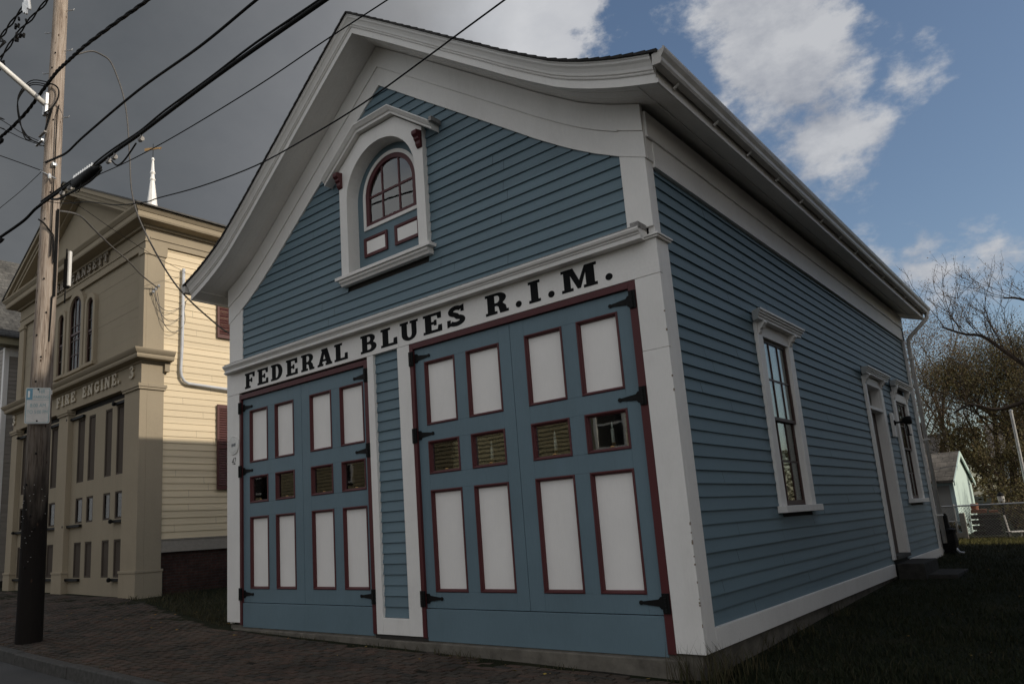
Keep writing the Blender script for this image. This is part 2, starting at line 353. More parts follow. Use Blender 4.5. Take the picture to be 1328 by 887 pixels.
def glyph(ch, name, x0, x1, z0, h, y, mat, parent, ext):
    w, sps = GL[ch]; kx = (x1 - x0) / w
    for i, sp in enumerate(sps if ch in 'SG' else [None]):
        use = [sp] if sp else sps
        o = curve_mesh(name, [[(px * kx, pz * h) for px, pz in s] for s in use], mat, parent, ext, front_at(x0, y - ext - i * .0012, z0))
        if i == 0: first = o
        else:   # serifs join the same mesh
            bm = bmesh.new(); bm.from_mesh(first.data); bm.from_mesh(o.data); bm.to_mesh(first.data); bm.free(); bpy.data.objects.remove(o)
    return first

# ------------------------------------------------------------------ terrain
def gx(x):
    if x >= 0: return -.065 - .0215 * min(x, 16)
    if x >= -6.1: return -.065 - .030 * x
    return .118 + .012 * min(-6.1 - x, 14)
CURB = -2.52
def g(x, y):
    if y < 0: return gx(x) + .03 * max(y, CURB)
    return gx(x) + .0215 * min(y, 34)
def sheet(name, xs, ys, zf, mat):
    m = MB(); nx = len(xs)
    m.add([(x, y, zf(x, y)) for y in ys for x in xs], [(j * nx + i, j * nx + i + 1, (j + 1) * nx + i + 1, (j + 1) * nx + i) for j in range(len(ys) - 1) for i in range(nx - 1)])
    o = m.build(name, mat); tag(o, kind='structure'); return o
def frange(a, b, st):
    n = max(1, int(round((b - a) / st))); return [a + (b - a) * i / n for i in range(n + 1)]
XS = [-400, -200, -100, -60] + frange(-40, 30, 1.0) + [45, 60, 100, 200, 400]
YS = [-400, -200, -100, -60, -40, -20, -10, -5, -2.78, -2.70] + frange(-2.4, 36, .8) + [45, 60, 100, 200, 400]
def hz(x, y):
    if y < -2.69: return gx(x) + .03 * CURB - .19
    if -2.69 <= y < 0: return g(x, y) - .02
    return g(x, y) + .012 * mnoise.noise(Vector((x * .9, y * .9, 0)))
tag(sheet('ground', XS, YS, hz, M_lawn), kind='structure')
sheet('street', [-120, -60] + frange(-40, 30, 2) + [60, 120], [-11, -9, -7, -5, -3.5, CURB - .15], lambda x, y: gx(x) + .03 * CURB - .155 + .02 * (1 - ((y + 6.8) / 4.2) ** 2), M_asph)
# brick sidewalk: a bedding sheet with every brick laid on it
def yb_(x):
    if x >= 0: return -.034
    if x > -6.0: return -.03 + min(1.0, max(0, (-x - .35) / 5.2)) * 1.29
    return 1.45
def wz(x, y): return g(x, y) + .016 * mnoise.noise(Vector((x * .8, y * .9, 3))) + .008 * mnoise.noise(Vector((x * 2.1, y * 2.3, 8)))
def brick_island():
    m, nt, b = nt_new('paving brick')
    ge = N(nt, 'ShaderNodeNewGeometry')
    r = ramp(nt, ge.outputs['Random Per Island'], [(0, (.056, .047, .039)), (.3, (.074, .056, .044)), (.55, (.086, .057, .044)), (.8, (.068, .057, .046)), (1, (.042, .038, .033))])
    n2 = N(nt, 'ShaderNodeTexNoise', Scale=14.0, Detail=8.0, Roughness=.7); L(nt, coords(nt, (1, 1, 1), True), n2.inputs['Vector'])
    n3 = N(nt, 'ShaderNodeTexNoise', Scale=.9, Detail=6.0, Roughness=.65); L(nt, coords(nt, (1, 1, 1), True), n3.inputs['Vector'])
    c = mix(nt, 1.0, r.outputs[0], ramp(nt, n2.outputs['Fac'], [(.3, (.6, .6, .6)), (.7, (1.3, 1.3, 1.3))]).outputs[0], 'MULTIPLY')
    c = mix(nt, 1.0, c, ramp(nt, n3.outputs['Fac'], [(.35, (.55, .56, .55)), (.65, (1.15, 1.12, 1.1))]).outputs[0], 'MULTIPLY')
    L(nt, c, b.inputs['Base Color']); b.inputs['Roughness'].default_value = .85; b.inputs['Specular IOR Level'].default_value = .25
    bump(nt, b, n2.outputs['Fac'], .5, .006); return m
def walk():
    m = MB(); rows = []
    for x in frange(-40, 16, .5): rows.append([(x, CURB + (yb_(x) - CURB) * k / 8, wz(x, CURB + (yb_(x) - CURB) * k / 8) - .006) for k in range(9)])
    m.sweep(rows, False, False)
    o = m.build('sidewalk_bed', plain('sandy joint dirt', (.022, .020, .016), .95, 0, .3, 20, .3, .1)); tag(o, kind='structure')
    m = MB(); y = CURB + .01; row = 0
    while y < 1.5:
        x = -19.0 + (row % 2) * .105 + rnd.uniform(-.01, .01)
        while x < 9.6:
            l, w_ = .203 + rnd.uniform(-.004, .004), .0985; yc = y + w_ / 2 + .012 * math.sin(x * .5 + row * .1)
            if yc + .05 < yb_(x) - rnd.uniform(0, .03) and rnd.random() > .004:
                xc = x + l / 2; z = wz(xc, yc); dz = rnd.uniform(-.0035, .0035); tx, ty = rnd.uniform(-.014, .014), rnd.uniform(-.02, .02); a = rnd.uniform(-.02, .02)
                P = []
                for k_, (ux, uy, uz) in enumerate(((-1, -1, 0), (1, -1, 0), (1, 1, 0), (-1, 1, 0), (-.955, -.92, 1), (.955, -.92, 1), (.955, .92, 1), (-.955, .92, 1))):
                    lx, ly = ux * (l / 2 - .0035), uy * (w_ / 2 - .0030); zz = z + dz + (.006 if uz else -.012) + tx * lx + ty * ly
                    P.append((xc + lx - a * ly, yc + ly + a * lx, zz))
                m.add(P, [(4, 5, 6, 7), (0, 1, 5, 4), (1, 2, 6, 5), (2, 3, 7, 6), (3, 0, 4, 7)])
            x += l + .004
        y += .1035; row += 1
    o = m.build('sidewalk', brick_island()); tag(o, kind='structure')
walk()
def curb():
    m = MB(); x = -40.0
    while x < 16:
        l = 1.7 + rnd.random() * .8; j = (rnd.random() - .5) * .012
        vs = []
        for xx in (x + .006, x + l - .006):
            t = g(xx, CURB) + .006 + j
            vs += [(xx, CURB - .15, t - .30), (xx, CURB - .13 + j, t - .015), (xx, CURB - .115 + j, t), (xx, CURB + .005, t), (xx, CURB + .005, t - .3)]
        m.add(vs, [(0, 1, 2, 3, 4), (9, 8, 7, 6, 5)] + [(i, i + 5, (i + 1) % 5 + 5, (i + 1) % 5) for i in range(5)])
        x += l
    o = m.build('curb', M_stone, bevel=.008); tag(o, kind='structure')
    m = MB(); m.box(-40, 16, CURB - .125, CURB - .01, -.5, -.46)
curb()

# ------------------------------------------------------------------ clapboards
def clap_run(mb, frame, z, zt, a, b, proud, back, seg, jit):
    n = max(1, int((b - a) / seg)); rows = []
    for i in range(n + 1):
        u = a + (b - a) * i / n
        j = mnoise.noise(Vector((u * .8, z * 7, 1.7))) * jit * 1.8; p = proud + mnoise.noise(Vector((u * .6, z * 5, 9.1))) * .0030
        rows.append([frame(u, 0, z + j), frame(u, p, z + j), frame(u, back, zt + .004)])
    mb.sweep(rows, False, False)
def claps(mb, frame, z0, z1, step, spans, proud=.017, back=.003, seg=1.1, jit=.0018):
    """frame(u, d, z) -> 3-D point, d = distance outward; spans(za, zb) -> list of (u0, u1)"""
    k = 0; z = z0
    while z < z1 - .01:
        zt = min(z + step, z1)
        for a, b in spans(z, zt):
            if b - a < .03: continue
            cuts_ = [a]; u_ = a + rnd.uniform(.4, 3.4)
            while u_ < b - .5: cuts_.append(u_); u_ += rnd.uniform(2.2, 3.9)
            cuts_.append(b)
            for ca, cb in zip(cuts_, cuts_[1:]):
              if cb - ca > .03: clap_run(mb, frame, z, zt, ca + (.0022 if ca > a else 0), cb - (.0022 if cb < b else 0), proud + rnd.uniform(-.0022, .0022), back, seg, jit)
        z += step; k += 1
def minus(a, b, cuts):
    out = [(a, b)]
    for c0, c1 in cuts:
        nx = []
        for s, e in out:
            if c1 <= s or c0 >= e: nx.append((s, e)); continue
            if c0 > s: nx.append((s, c0))
            if c1 < e: nx.append((c1, e))
        out = nx
    return out

# ================================================================== THE BLUE FIREHOUSE
W, D = 8.0, 13.0; XC = 4.0
house = empty('fire_house', (0, 0, 0), 0, 'blue clapboard firehouse with white trim, maroon accents and two garage doors', 'firehouse')
FP = [(0, 8.35), (.4, 8.06), (.8, 7.765), (1.2, 7.465), (1.6, 7.165), (2.0, 6.865), (2.31, 6.635), (2.62, 6.400), (2.92, 6.185), (3.10, 6.06), (3.25, 5.957), (3.45, 5.842), (3.66, 5.738), (3.85, 5.655), (4.01, 5.59), (4.2, 5.522), (4.40, 5.456)]
def F(d):
    d = abs(d)
    for (a, za), (b, zb) in zip(FP, FP[1:]):
        if d <= b: return za + (zb - za) * (d - a) / (b - a)
    (a, za), (b, zb) = FP[-2:]; return zb + (zb - za) / (b - a) * (d - b)
def Bz(d):     # lower edge of rake frieze
    P = [(0, 7.735), (1.03, 6.967), (1.89, 6.332), (2.64, 5.771), (3.06, 5.480), (3.38, 5.286), (3.67, 5.134), (4.1, 4.95)]
    d = abs(d)
    for (a, za), (b, zb) in zip(P, P[1:]):
        if d <= b: return za + (zb - za) * (d - a) / (b - a)
    return P[-1][1]
DS = sorted(set([d for d, _ in FP] + frange(0, 4.4, .1)))
XSR = [XC - d for d in reversed(DS)] + [XC + d for d in DS[1:]]
YF, YB = -.46, D + .46

# --- walls
m = MB()
def ftop(d): return Bz(d) + .12
front_frame = lambda u, d, z: (u, .060 - d, z)
def front_spans(za, zb):
    zm = (za + zb) / 2
    # half-width where the claps may run under the frieze board
    lo, hi = 0, 4.0
    if ftop(0) < zb: return []
    for _ in range(30):
        mid = (lo + hi) / 2
        if ftop(mid) > zb: lo = mid
        else: hi = mid
    h = min(lo, 3.70)
    cuts = [(3.16, 4.80)] if 4.9 < zb and za < 6.55 else ([(3.50, 4.47)] if 6.5 < za < 6.95 else [])
    return minus(XC - h, XC + h, cuts)
claps(m, front_frame, 4.23, 7.9, .135, front_spans, .024)
m.build('gable_siding', M_bluef, house)
m = MB(); claps(m, front_frame, .210, 3.74, .135, lambda a, b: [(3.66, 4.17)], .024); m.build('center_siding', M_bluef, house)
# backing shell (hollow)
m = MB()
def wall_poly(y0, y1, holes):
    xs = [.1] + [h for r in holes for h in r[:2]] + [W - .1]
    return
# front shell as slabs around openings
sh = [(.1, .40, 0, 4.2), (3.55, 4.38, 0, 4.2), (7.66, 7.9, 0, 4.2), (.40, 3.55, 3.66, 4.2), (4.38, 7.66, 3.66, 4.2), (.40, 3.55, -.1, .0), (4.38, 7.66, -.1, .0),
      (.1, 3.24, 4.2, 4.95), (4.74, 7.9, 4.2, 4.95), (3.24, 4.74, 4.2, 4.90)]
for a, b, c, d in sh: m.box(a, b, .075, .16, c, d)
for s in (-1, 1):
    poly = [(XC - .015 + s * .75, 4.95), (XC + s * 3.9, 4.95), (XC + s * 3.9, Bz(3.9) + .4)] + [(XC + s * d, F(d) + .02) for d in (3.2, 2.6, 2, 1.4, .78)]
    m.py(poly, .075, .16)
m.py([(XC - .72, 6.85), (XC + .72, 6.85), (XC + .72, F(.72)), (XC, F(0)), (XC - .72, F(.72))], .075, .16)
# side shells
sx = lambda a, b, c, d: m.box(7.82, 7.94, a, b, c, d)
SW = [(2.89, 3.91, 1.31, 3.49), (10.73, 11.80, 1.31, 3.335)]; SD = (8.33, 9.40, .33, 3.44)
ops = sorted(SW + [SD]); y = .1
for o_ in ops:
    e_ = .024; a_, b_ = o_[0] - e_, o_[1] + e_
    sx(y, a_, -.05, 5.4); sx(a_, b_, -.05, o_[2] - .03); sx(a_, b_, o_[3] + e_, 5.4); y = b_
sx(y, D - .1, -.05, 5.4)
m.box(.06, .18, .1, D - .1, -.05, 5.4)
m.py([(.1, -.05), (7.9, -.05), (7.9, 5.4)] + [(x, F(x - XC) + .02) for x in reversed([q for q in XSR if .1 < q < 7.9])] + [(.1, 5.4)], D - .1, D - .02)
m.build('wall', M_dark, house)
# side claps
m = MB()
side_frame = lambda u, d, z: (7.940 + d, u, z)
def side_spans(za, zb):
    cuts = []
    if zb > 1.30 and za < 3.70: cuts += [(2.80, 4.00), (10.65, 11.88)]
    if zb > .30 and za < 3.70: cuts += [(8.29, 9.45)]
    return minus(.17 if za > 4.07 else .26, D - .12, cuts)
claps(m, side_frame, .207, 4.98, .1375, side_spans, .024); m.build('side_siding', M_blue, house)
m = MB(); claps(m, lambda u, d, z: (.045 - d, u, z), .207, 4.98, .1375, lambda a, b: [(.15, D - .1)]); m.build('side_siding', M_blue, house)

# --- roof, cornices
m = MB(); rows = []
def T(d): return F(d) + .292
for s in (-1, 1):
    prof = []; d = 0.0
    ds = []
    while d < 4.47: ds.append(d); d += .125
    ds.append(4.49)
    top = []
    for a, b in zip(ds, ds[1:]):
        top += [(a, T(a) + .004), (b, T(b) + .016)]
    top.append((4.49, T(4.49) - .015))
    bot = [(d, T(d) - .02) for d in reversed(ds)]
    poly = [(XC + s * d, z) for d, z in top + bot]
    ys = frange(-.575, D + .575, .6)
    m.sweep([[(x, y, z + .006 * mnoise.noise(Vector((x * 2, y * 2, 0)))) for x, z in poly] for y in ys])
m.build('roof', M_shingle, house)
# raking cornice front + rear: fascia with bead and crown
prof = [(0, 0), (0, .095), (-.014, .100), (-.020, .112), (-.014, .124), (-.030, .134), (-.038, .165), (-.058, .205), (-.078, .228), (-.083, .250), (-.092, .256), (-.092, .270), (.02, .270), (.02, 0)]
for name, y0, sgn in (('rake_cornice', YF, 1), ('rear_rake_cornice', YB, -1)):
    m = MB(); m.sweep([[(x, y0 + sgn * py, F(x - XC) + pz) for py, pz in prof] for x in XSR]); m.build(name, M_whitep, house)
# soffits: raking (front) and the side eaves
for ya, yb in ((YF + .02, .06), (D - .06, YB - .02)):
    m = MB(); rows = []
    for x in XSR:
        z = F(x - XC) + .022; rows.append([(x, ya, z), (x, yb, z), (x, yb, z + .02), (x, ya, z + .02)])
    m.sweep(rows); m.build('rake_soffit', M_white, house)
m = MB()   # board joints of the soffit
for yy in (-.30, -.13):
    rows = [[(x, yy - .004, F(x - XC) + .018), (x, yy + .004, F(x - XC) + .018), (x, yy + .004, F(x - XC) + .025), (x, yy - .004, F(x - XC) + .025)] for x in XSR]
    m.sweep(rows)
m.build('soffit_bead', M_white, house)
for s in (-1, 1):
    m = MB()
    X_ = lambda d: XC + s * d
    m.py([(X_(3.90), F(3.90) + .026), (X_(4.385), F(4.385) + .026), (X_(4.385), F(4.385) + .05), (X_(3.90), F(3.90) + .05)], .062, D - .062)
    m.py([(X_(4.16), F(4.16) + .016), (X_(4.172), F(4.172) + .016), (X_(4.172), F(4.172) + .03), (X_(4.16), F(4.16) + .03)], YF + .03, D + .4)
    m.py([(X_(4.385), 5.458), (X_(4.405), 5.452), (X_(4.405), 5.70), (X_(4.385), 5.70)], YF + .005, YB - .005)
    m.py([(X_(4.405), 5.455), (X_(4.42), 5.455), (X_(4.42), 5.50), (X_(4.405), 5.51)], YF + .005, YB - .005)
    m.build('eave_soffit', M_white, house)
    m = MB()
    gp = [(4.425, 5.585), (4.505, 5.575), (4.520, 5.600), (4.524, 5.640), (4.552, 5.680), (4.562, 5.715), (4.562, 5.735), (4.545, 5.737), (4.545, 5.72), (4.43, 5.70)]
    m.py([(X_(a), b) for a, b in gp], YF - .10, YB + .08)
    gut = m.build('gutter', plain('shaded gutter paint', (.50, .48, .45), .45, 0, .15, 4, .03), house)  # greyer colour carries the shade under the eaves
    y = YF + .35
    while y < YB:
        m = MB(); m.py([(X_(4.42), 5.545), (X_(4.46), 5.560), (X_(4.48), 5.573), (X_(4.48), 5.560), (X_(4.43), 5.525)], y, y + .03); y += 1.02
        m.build('gutter_bracket', M_whitem, gut)
# friezes
for s in (-1, 1):
    m = MB(); dd = [q for q in DS if q <= 3.95] + [3.985]
    P1 = [(XC + s * d, Bz(d)) for d in dd]; P2 = [(XC + s * d, Bz(d) + (F(d) - Bz(d)) * .50) for d in dd]; P3 = [(XC + s * d, F(d) + .01) for d in dd]
    def strip(A, B, yf):
        rows = [[(a[0], yf, a[1]), (b[0], yf, b[1]), (b[0], .06, b[1]), (a[0], .06, a[1])] for a, b in zip(A, B)]; m.sweep(rows)
    strip(P1, P2, .022); strip([(a, b + .0015) for a, b in P2], P3, .008)
    m.build('rake_frieze', M_whitep, house)
m = MB()
for s in (-1, 1):
    m.py([(XC + s * d, Bz(d) + .50 * (F(d) - Bz(d)) - .01) for d in DS if d <= 3.7] + [(XC + s * d, Bz(d) + .50 * (F(d) - Bz(d)) + .012) for d in reversed(DS) if d <= 3.7], .004, .02)
m.build('frieze_bead', M_white, house)
for s in (-1, 1):
    m = MB(); xo = W if s > 0 else 0
    def bx(x0, x1, y0, y1, z0, z1): m.box(xo - s * x0, xo - s * x1, y0, y1, z0, z1)
    bx(.0, .06, .203, D - .0, 4.945, 5.25); bx(.012, .06, .0615, .2025, 5.0, 5.25); bx(-.014, .06, .0615, D, 5.252, 5.54); bx(-.022, 0, .0615, D, 5.243, 5.262)
    m.build('eave_frieze', M_white, house)
# corner boards
for s, xo in ((1, W), (-1, 0)):
    m = MB()
    X0 = lambda a: xo - s * a
    m.box(X0(.028), X0(.322 if s > 0 else .42), .03, .06, 4.24, Bz(3.66) + .28)
    m.box(X0(.028), X0(.10), .0605, .202, 4.135, 5.55)
    m.build('corner_board', M_whitep, house, .004)
    m = MB()
    m.box(X0(.0), X0(.29 if s > 0 else .36), 0, .06, 0 if s > 0 else .035, 2.935); m.box(X0(.0), X0(.29 if s > 0 else .36), .001, .06, 2.938, 3.712)
    m.box(X0(.0), X0(.045), .0605, .275, .0, 4.09)
    if s > 0:   # chipped paint along the arris
        ch_ = MB()
        for q in range(16):
            z_ = rnd.uniform(.05, 1.3) if q < 12 else rnd.uniform(1.3, 3.4); h_ = rnd.uniform(.008, .035); w_ = rnd.uniform(.004, .011)
            ch_.box(W - w_, W + .0015, -.0015, w_, z_, z_ + h_)
        ch_.build('paint_chip', plain('bare grey wood', (.20, .16, .12), .9, 0, .3, 30), house)['kind'] = 'stuff'
    m.build('pilaster', M_whitep, house, .004)
    m = MB(); m.box(X0(-.03), X0(.25), -.025, .30, 4.092, 4.112); m.box(X0(-.045), X0(.25), -.04, .31, 4.113, 4.135); m.build('pilaster_cap', M_whitep, house, .004)
m = MB(); m.box(W - .045, W + .0, D - .16, D + .03, 0, 5.5); m.box(W - .3, W - .05, D, D + .03, 0, 5.5); m.build('rear_corner_board', M_white, house, .004)
# lettered frieze and belt cornice
m = MB(); m.box(0, 4.19, .0, .06, 3.716, 4.10); m.box(4.193, W, .0, .06, 3.716, 4.10); m.build('sign_board', M_white, house, .003)
m = MB()
bp = [(.05, 4.09), (-.105, 4.085), (-.112, 4.09), (-.112, 4.135), (-.125, 4.142), (-.128, 4.155), (-.148, 4.168), (-.158, 4.19), (-.158, 4.207), (.05, 4.262)]
m.px(bp, .10, 7.885); m.build('belt_cornice', M_whitep, house, .003)
m = MB(); rows = []
for x in frange(.12, 7.885, .12):
    j = .006 * mnoise.noise(Vector((x * 3, 0, 0))); rows.append([(x, -.135 + j, 4.217), (x, -.135 + j, 4.228 + abs(j)), (x, .03, 4.272), (x, .03, 4.26)])
m.sweep(rows); m.box(7.80, 7.893, -.15, .028, 4.20, 4.262); m.build('flashing', M_lead, house)
# base
m = MB(); m.box(W - .045, W - .0, .278, SD[0] - .2, .0, .205); m.box(W - .045, W, SD[1] + .22, D - .165, .0, .205); m.build('baseboard', M_white, house, .004)
m = MB(); m.box(.05, W - .05, .035, D - .05, -.9, -.005); m.box(.2, 3.6, -.03, .034, -.9, -.05); m.box(3.6, 7.8, -.03, .034, -.9, -.058); m.build('foundation', M_conc, house, .012)
m = MB(); m.box(3.5, 4.45, .02, .034, -.05, .0); m.build('foundation_gap', M_dark, house)
# centre posts
m = MB(); m.box(3.548, 3.672, 0, .06, .0, 3.712); m.box(4.152, 4.378, 0, .06, .0, 3.712); m.box(3.672, 4.152, 0.002, .06, .0, .205); m.build('center_post', M_whitep, house, .005)
# lettering
LX = [('F', .541, .824), ('E', .903, 1.201), ('D', 1.277, 1.582), ('E', 1.677, 1.975), ('R', 2.063, 2.382), ('A', 2.46, 2.80), ('L', 2.856, 3.152),
      ('B', 3.433, 3.765), ('L', 3.853, 4.173), ('U', 4.231, 4.571), ('E', 4.665, 4.995), ('S', 5.08, 5.393),
      ('R', 5.719, 6.068), ('.', 6.174, 6.260), ('I', 6.368, 6.533), ('.', 6.636, 6.722), ('M', 6.823, 7.282), ('.', 7.379, 7.465)]
for ch, a, b in LX:
    z0 = 3.758 + (a / 7.4) * .026
    glyph(ch, 'letter', a, b, z0, (.258 if ch != 'S' else .262), 0, M_letter, house, .0018)
# --- garage doors
def hinge(xp, side, z, leaf):
    m = MB(); s = side
    m.box(xp - .036, xp + .036, -.012, .012, z - .095, z + .095)
    for k in range(5): m.lathe([(.012, -.016), (.012, .016)], (xp - s * .0, -.014, z - .07 + k * .035), 'z', 8)
    m.py([(xp + s * .03, z + .06), (xp + s * .075, z + .058), (xp + s * .095, z + .034), (xp + s * .27, z + .014), (xp + s * .27, z - .014), (xp + s * .095, z - .034), (xp + s * .075, z - .058), (xp + s * .03, z - .06)], .034, .047)
    m.lathe([(.0, .03), (.022, .032), (.022, .045), (.0, .048)], (xp + s * .285, 0, z), 'y', 10)
    m.build('hinge', M_black, leaf)
def garage(x0, x1, xm, cols, zl, zw, zt, ztop, hz_, labs, kick):
    # maroon frame
    m = MB(); m.box(x0 - .055, x0 + .004, .006, .075, kick[0] + .03, ztop + .082); m.box(x1 - .004, x1 + .085, .006, .075, kick[0] + .03, ztop + .082); m.box(x0 + .004, x1 - .004, .006, .075, ztop + .006, ztop + .082)
    m.build('door_frame', M_maroon, house, .004)
    m = MB(); m.box(x0 + .006, x1 - .006, .025, .07, kick[0], kick[1]); m.build('kick_board', M_blued, house, .004)
    for li, (a, b, cc) in enumerate(((x0 + .006, xm - .003, cols[:2]), (xm + .003, x1 - .006, cols[2:]))):
        m = MB(); zs = [(kick[1] + .008, zl[0]), (zl[1], zw[0]), (zw[1], zt[0]), (zt[1], ztop)]
        st = [(a, cc[0][0]), (cc[0][1], cc[1][0]), (cc[1][1], b)]
        for s0, s1 in st[:1] + st[2:]: m.box(s0, s1, .045, .09, kick[1] + .008, ztop)
        for z0, z1 in zs: m.box(cc[0][0] + .0005, cc[1][1] - .0005, .0455, .0895, z0, z1)
        for z0, z1 in (zl, zw, zt): m.box(cc[0][1], cc[1][0], .0453, .0893, z0 + .0005, z1 - .0005)
        leaf = m.build('door', M_blued, house, .003)
        for c0, c1 in cc:
            for z0, z1, kind in ((*zl, 'p'), (*zw, 'w'), (*zt, 'p')):
                # moulding: stepped frame
                m = MB(); t = .044
                pr = [(0, .041), (.010, .034), (.020, .036), (.024, .052), (.032, .054), (.040, .088), (.040, .10), (0, .10)]
                rows = []
                for cx, cz, sx_, sz_ in ((c0, z0, 1, 1), (c1, z0, -1, 1), (c1, z1, -1, -1), (c0, z1, 1, -1), (c0, z0, 1, 1)):
                    rows.append([(cx + sx_ * o, yy, cz + sz_ * o) for o, yy in pr])
                m.sweep(rows, True, False); m.build('moulding', M_maroon, leaf)
                if kind == 'p':
                    m = MB(); m.box(c0 + .03, c1 - .03, .084, .094, z0 + .03, z1 - .03); m.build('panel', M_panel, leaf)
                else:
                    m = MB(); m.box(c0 + .03, c1 - .03, .086, .089, z0 + .03, z1 - .03); m.build('pane', M_glass, leaf)
        xp, sd = (x0 - .022, 1) if li == 0 else (x1 + .04, -1)
        for z in hz_: hinge(xp, sd, z, leaf)
LCOLS = [(.60, 1.105), (1.295, 1.79), (2.185, 2.695), (2.885, 3.40)]
RCOLS = [(4.60, 5.127), (5.315, 5.843), (6.217, 6.738), (6.928, 7.448)]
garage(.405, 3.470, 1.985, LCOLS, (.548, 1.668), (1.882, 2.312), (2.530, 3.395), 3.600, (3.46, 2.41, .47), None, (-.03, .335))
garage(4.432, 7.622, 6.015, RCOLS, (.532, 1.777), (1.976, 2.399), (2.602, 3.437), 3.632, (3.51, 2.49, .455), None, (-.045, .333))
# electric candles behind the small panes
names = ['far left', 'second from the left', 'third from the left', 'fourth from the left', 'fifth from the left', 'sixth from the left', 'seventh from the left', 'far right']
cx_ = [.83, 1.523, 2.423, 3.142, 4.85, 5.565, 6.477, 7.205]
for i, x in enumerate(cx_):
    c = LCOLS[i] if i < 4 else RCOLS[i - 4]; z = 1.926 if i < 4 else 2.02
    t = empty('candle', (x, .125, z), 0, 'white electric candle in the %s of the eight small door windows' % names[i], 'candle', 'candles in the garage door windows')
    m = MB(); m.lathe([(.019, .05), (.017, .20)], (0, 0, 0), 'z', 10); m.build('candle_stick', M_candle, t, smooth=True)
    m = MB(); m.lathe([(.001, .20), (.010, .215), (.012, .235), (.001, .275)], (0, 0, 0), 'z', 8); m.build('bulb', M_candle, t, smooth=True)
    m = MB(); m.lathe([(.045, 0), (.045, .01), (.018, .022), (.02, .05)], (0, 0, 0), 'z', 12); m.build('holder', M_brass, t, smooth=True)
m = MB()
for a, b, z in ((.45, 3.46, 1.886), (4.48, 7.58, 1.98)): m.box(a, b, .101, .26, z, z + .038)
m.build('window_shelf', M_dark, house)
m = MB()
for c, z0, z1 in ((LCOLS[2], 1.92, 2.14),): m.lathe([(.05, 0), (.08, .08), (.07, .16), (.03, .20)], (2.27, .19, z0), 'z', 12)
t = m.build('figurine', plain('grey pottery', (.2, .2, .19), .5)); tag(t, 'small grey pottery jug behind a small window of the left garage door', 'jug')
# --- gable window
gwx = 3.985
m = MB()
def archpts(cx, zs, r, n=24, rz=None): return [(cx + r * math.cos(math.pi * i / n), zs + (rz or r) * math.sin(math.pi * i / n)) for i in range(n + 1)]
RI = .71; ZS = 6.13; H0 = 4.985
top = [(gwx + .35, 7.14), (gwx - .35, 7.14)]
outer_r = [(gwx + .87, H0), (gwx + .87, 6.62), (gwx + .38, 7.04)]
inner = archpts(gwx, ZS, RI)
# front plate: two halves so that the outline stays simple
for s in (1, -1):
    o_ = [(gwx + s * .87, H0), (gwx + s * .87, 6.675), (gwx + s * .36, 7.06), (gwx, 7.06)]
    i_ = [(gwx + s * RI * math.cos(a), ZS + RI * math.sin(a)) for a in [math.pi / 2 * (1 - k / 12) for k in range(13)]] + [(gwx + s * RI, H0)]
    m.py(o_ + i_, -.035, .06)
m.build('window_casing', M_whitep, house, .003)
m = MB()   # deep reveal
rows = []
for px_, pz_ in [(gwx + RI, H0)] + inner + [(gwx - RI, H0)]:
    nx, nz = (px_ - gwx, pz_ - ZS) if pz_ > ZS else (px_ - gwx, 0); l = math.hypot(nx, nz) or 1; nx /= l; nz /= l
    rows.append([(px_ + nx * .002, -.028, pz_ + nz * .002), (px_ + nx * .002, .215, pz_ + nz * .002), (px_ + nx * .03, .215, pz_ + nz * .03), (px_ + nx * .03, -.028, pz_ + nz * .03)])
m.sweep(rows); m.build('window_reveal', M_white, house)
# recess board with an arched hole for the sash
SI = .535; SZ = 6.165; SB = 5.705
m = MB()
for s in (1, -1):
    o_ = [(gwx + s * .72, H0), (gwx + s * .72, ZS)] + [(gwx + s * .72 * math.cos(a), ZS + .72 * math.sin(a)) for a in [math.pi / 2 * k / 10 for k in range(1, 11)]]
    i_ = [(gwx + s * SI * math.cos(a), SZ + SI * math.sin(a)) for a in [math.pi / 2 * (1 - k / 12) for k in range(13)]] + [(gwx + s * SI, SB), (gwx, SB), (gwx, H0)]
    m.py(o_ + i_, .19, .225)
m.build('recess_board', M_blued, house)
def archframe(mb, r0, r1, zb0, zb1, y0, y1):
    rows = []
    pts0 = [(gwx + r0, zb0)] + archpts(gwx, SZ, r0) + [(gwx - r0, zb0)]
    pts1 = [(gwx + r1, zb1)] + archpts(gwx, SZ, r1) + [(gwx - r1, zb1)]
    for a, b in zip(pts0, pts1): rows.append([(a[0], y0, a[1]), (b[0], y0, b[1]), (b[0], y1, b[1]), (a[0], y1, a[1])])
    rows.append(rows[0]); mb.sweep(rows, True, False)
m = MB(); archframe(m, .575, .520, SB - .035, SB + .015, .170, .20); wf = m.build('window_trim', M_white, house)
m = MB(); archframe(m, .520, .452, SB + .015, SB + .065, .178, .225)
m.box(gwx - .455, gwx + .455, .190, .215, SZ - .015, SZ + .015)
for x in (-.175, .175): m.box(gwx + x - .013, gwx + x + .013, .191, .214, SB + .06, SZ + math.sqrt(.455 ** 2 - .175 ** 2))
m.build('sash', M_maroon, wf)
m = MB(); m.py(archpts(gwx, SZ, .47) + [(gwx - .47, SB + .03), (gwx + .47, SB + .03)], .203, .206); m.build('pane', M_glass, wf)
m = MB(); rows = []
for x in frange(gwx - .66, gwx + .66, .03):
    yy = .250 + .012 * math.sin(x * 40); top_ = SZ + .5
    rows.append([(x, yy, SB - .05), (x, yy, top_), (x, yy + .004, top_), (x, yy + .004, SB - .05)])
m.sweep(rows); m.build('curtain', plain('white muslin curtain', (.82, .82, .82), .9, 0, .1, 9, .2), house)
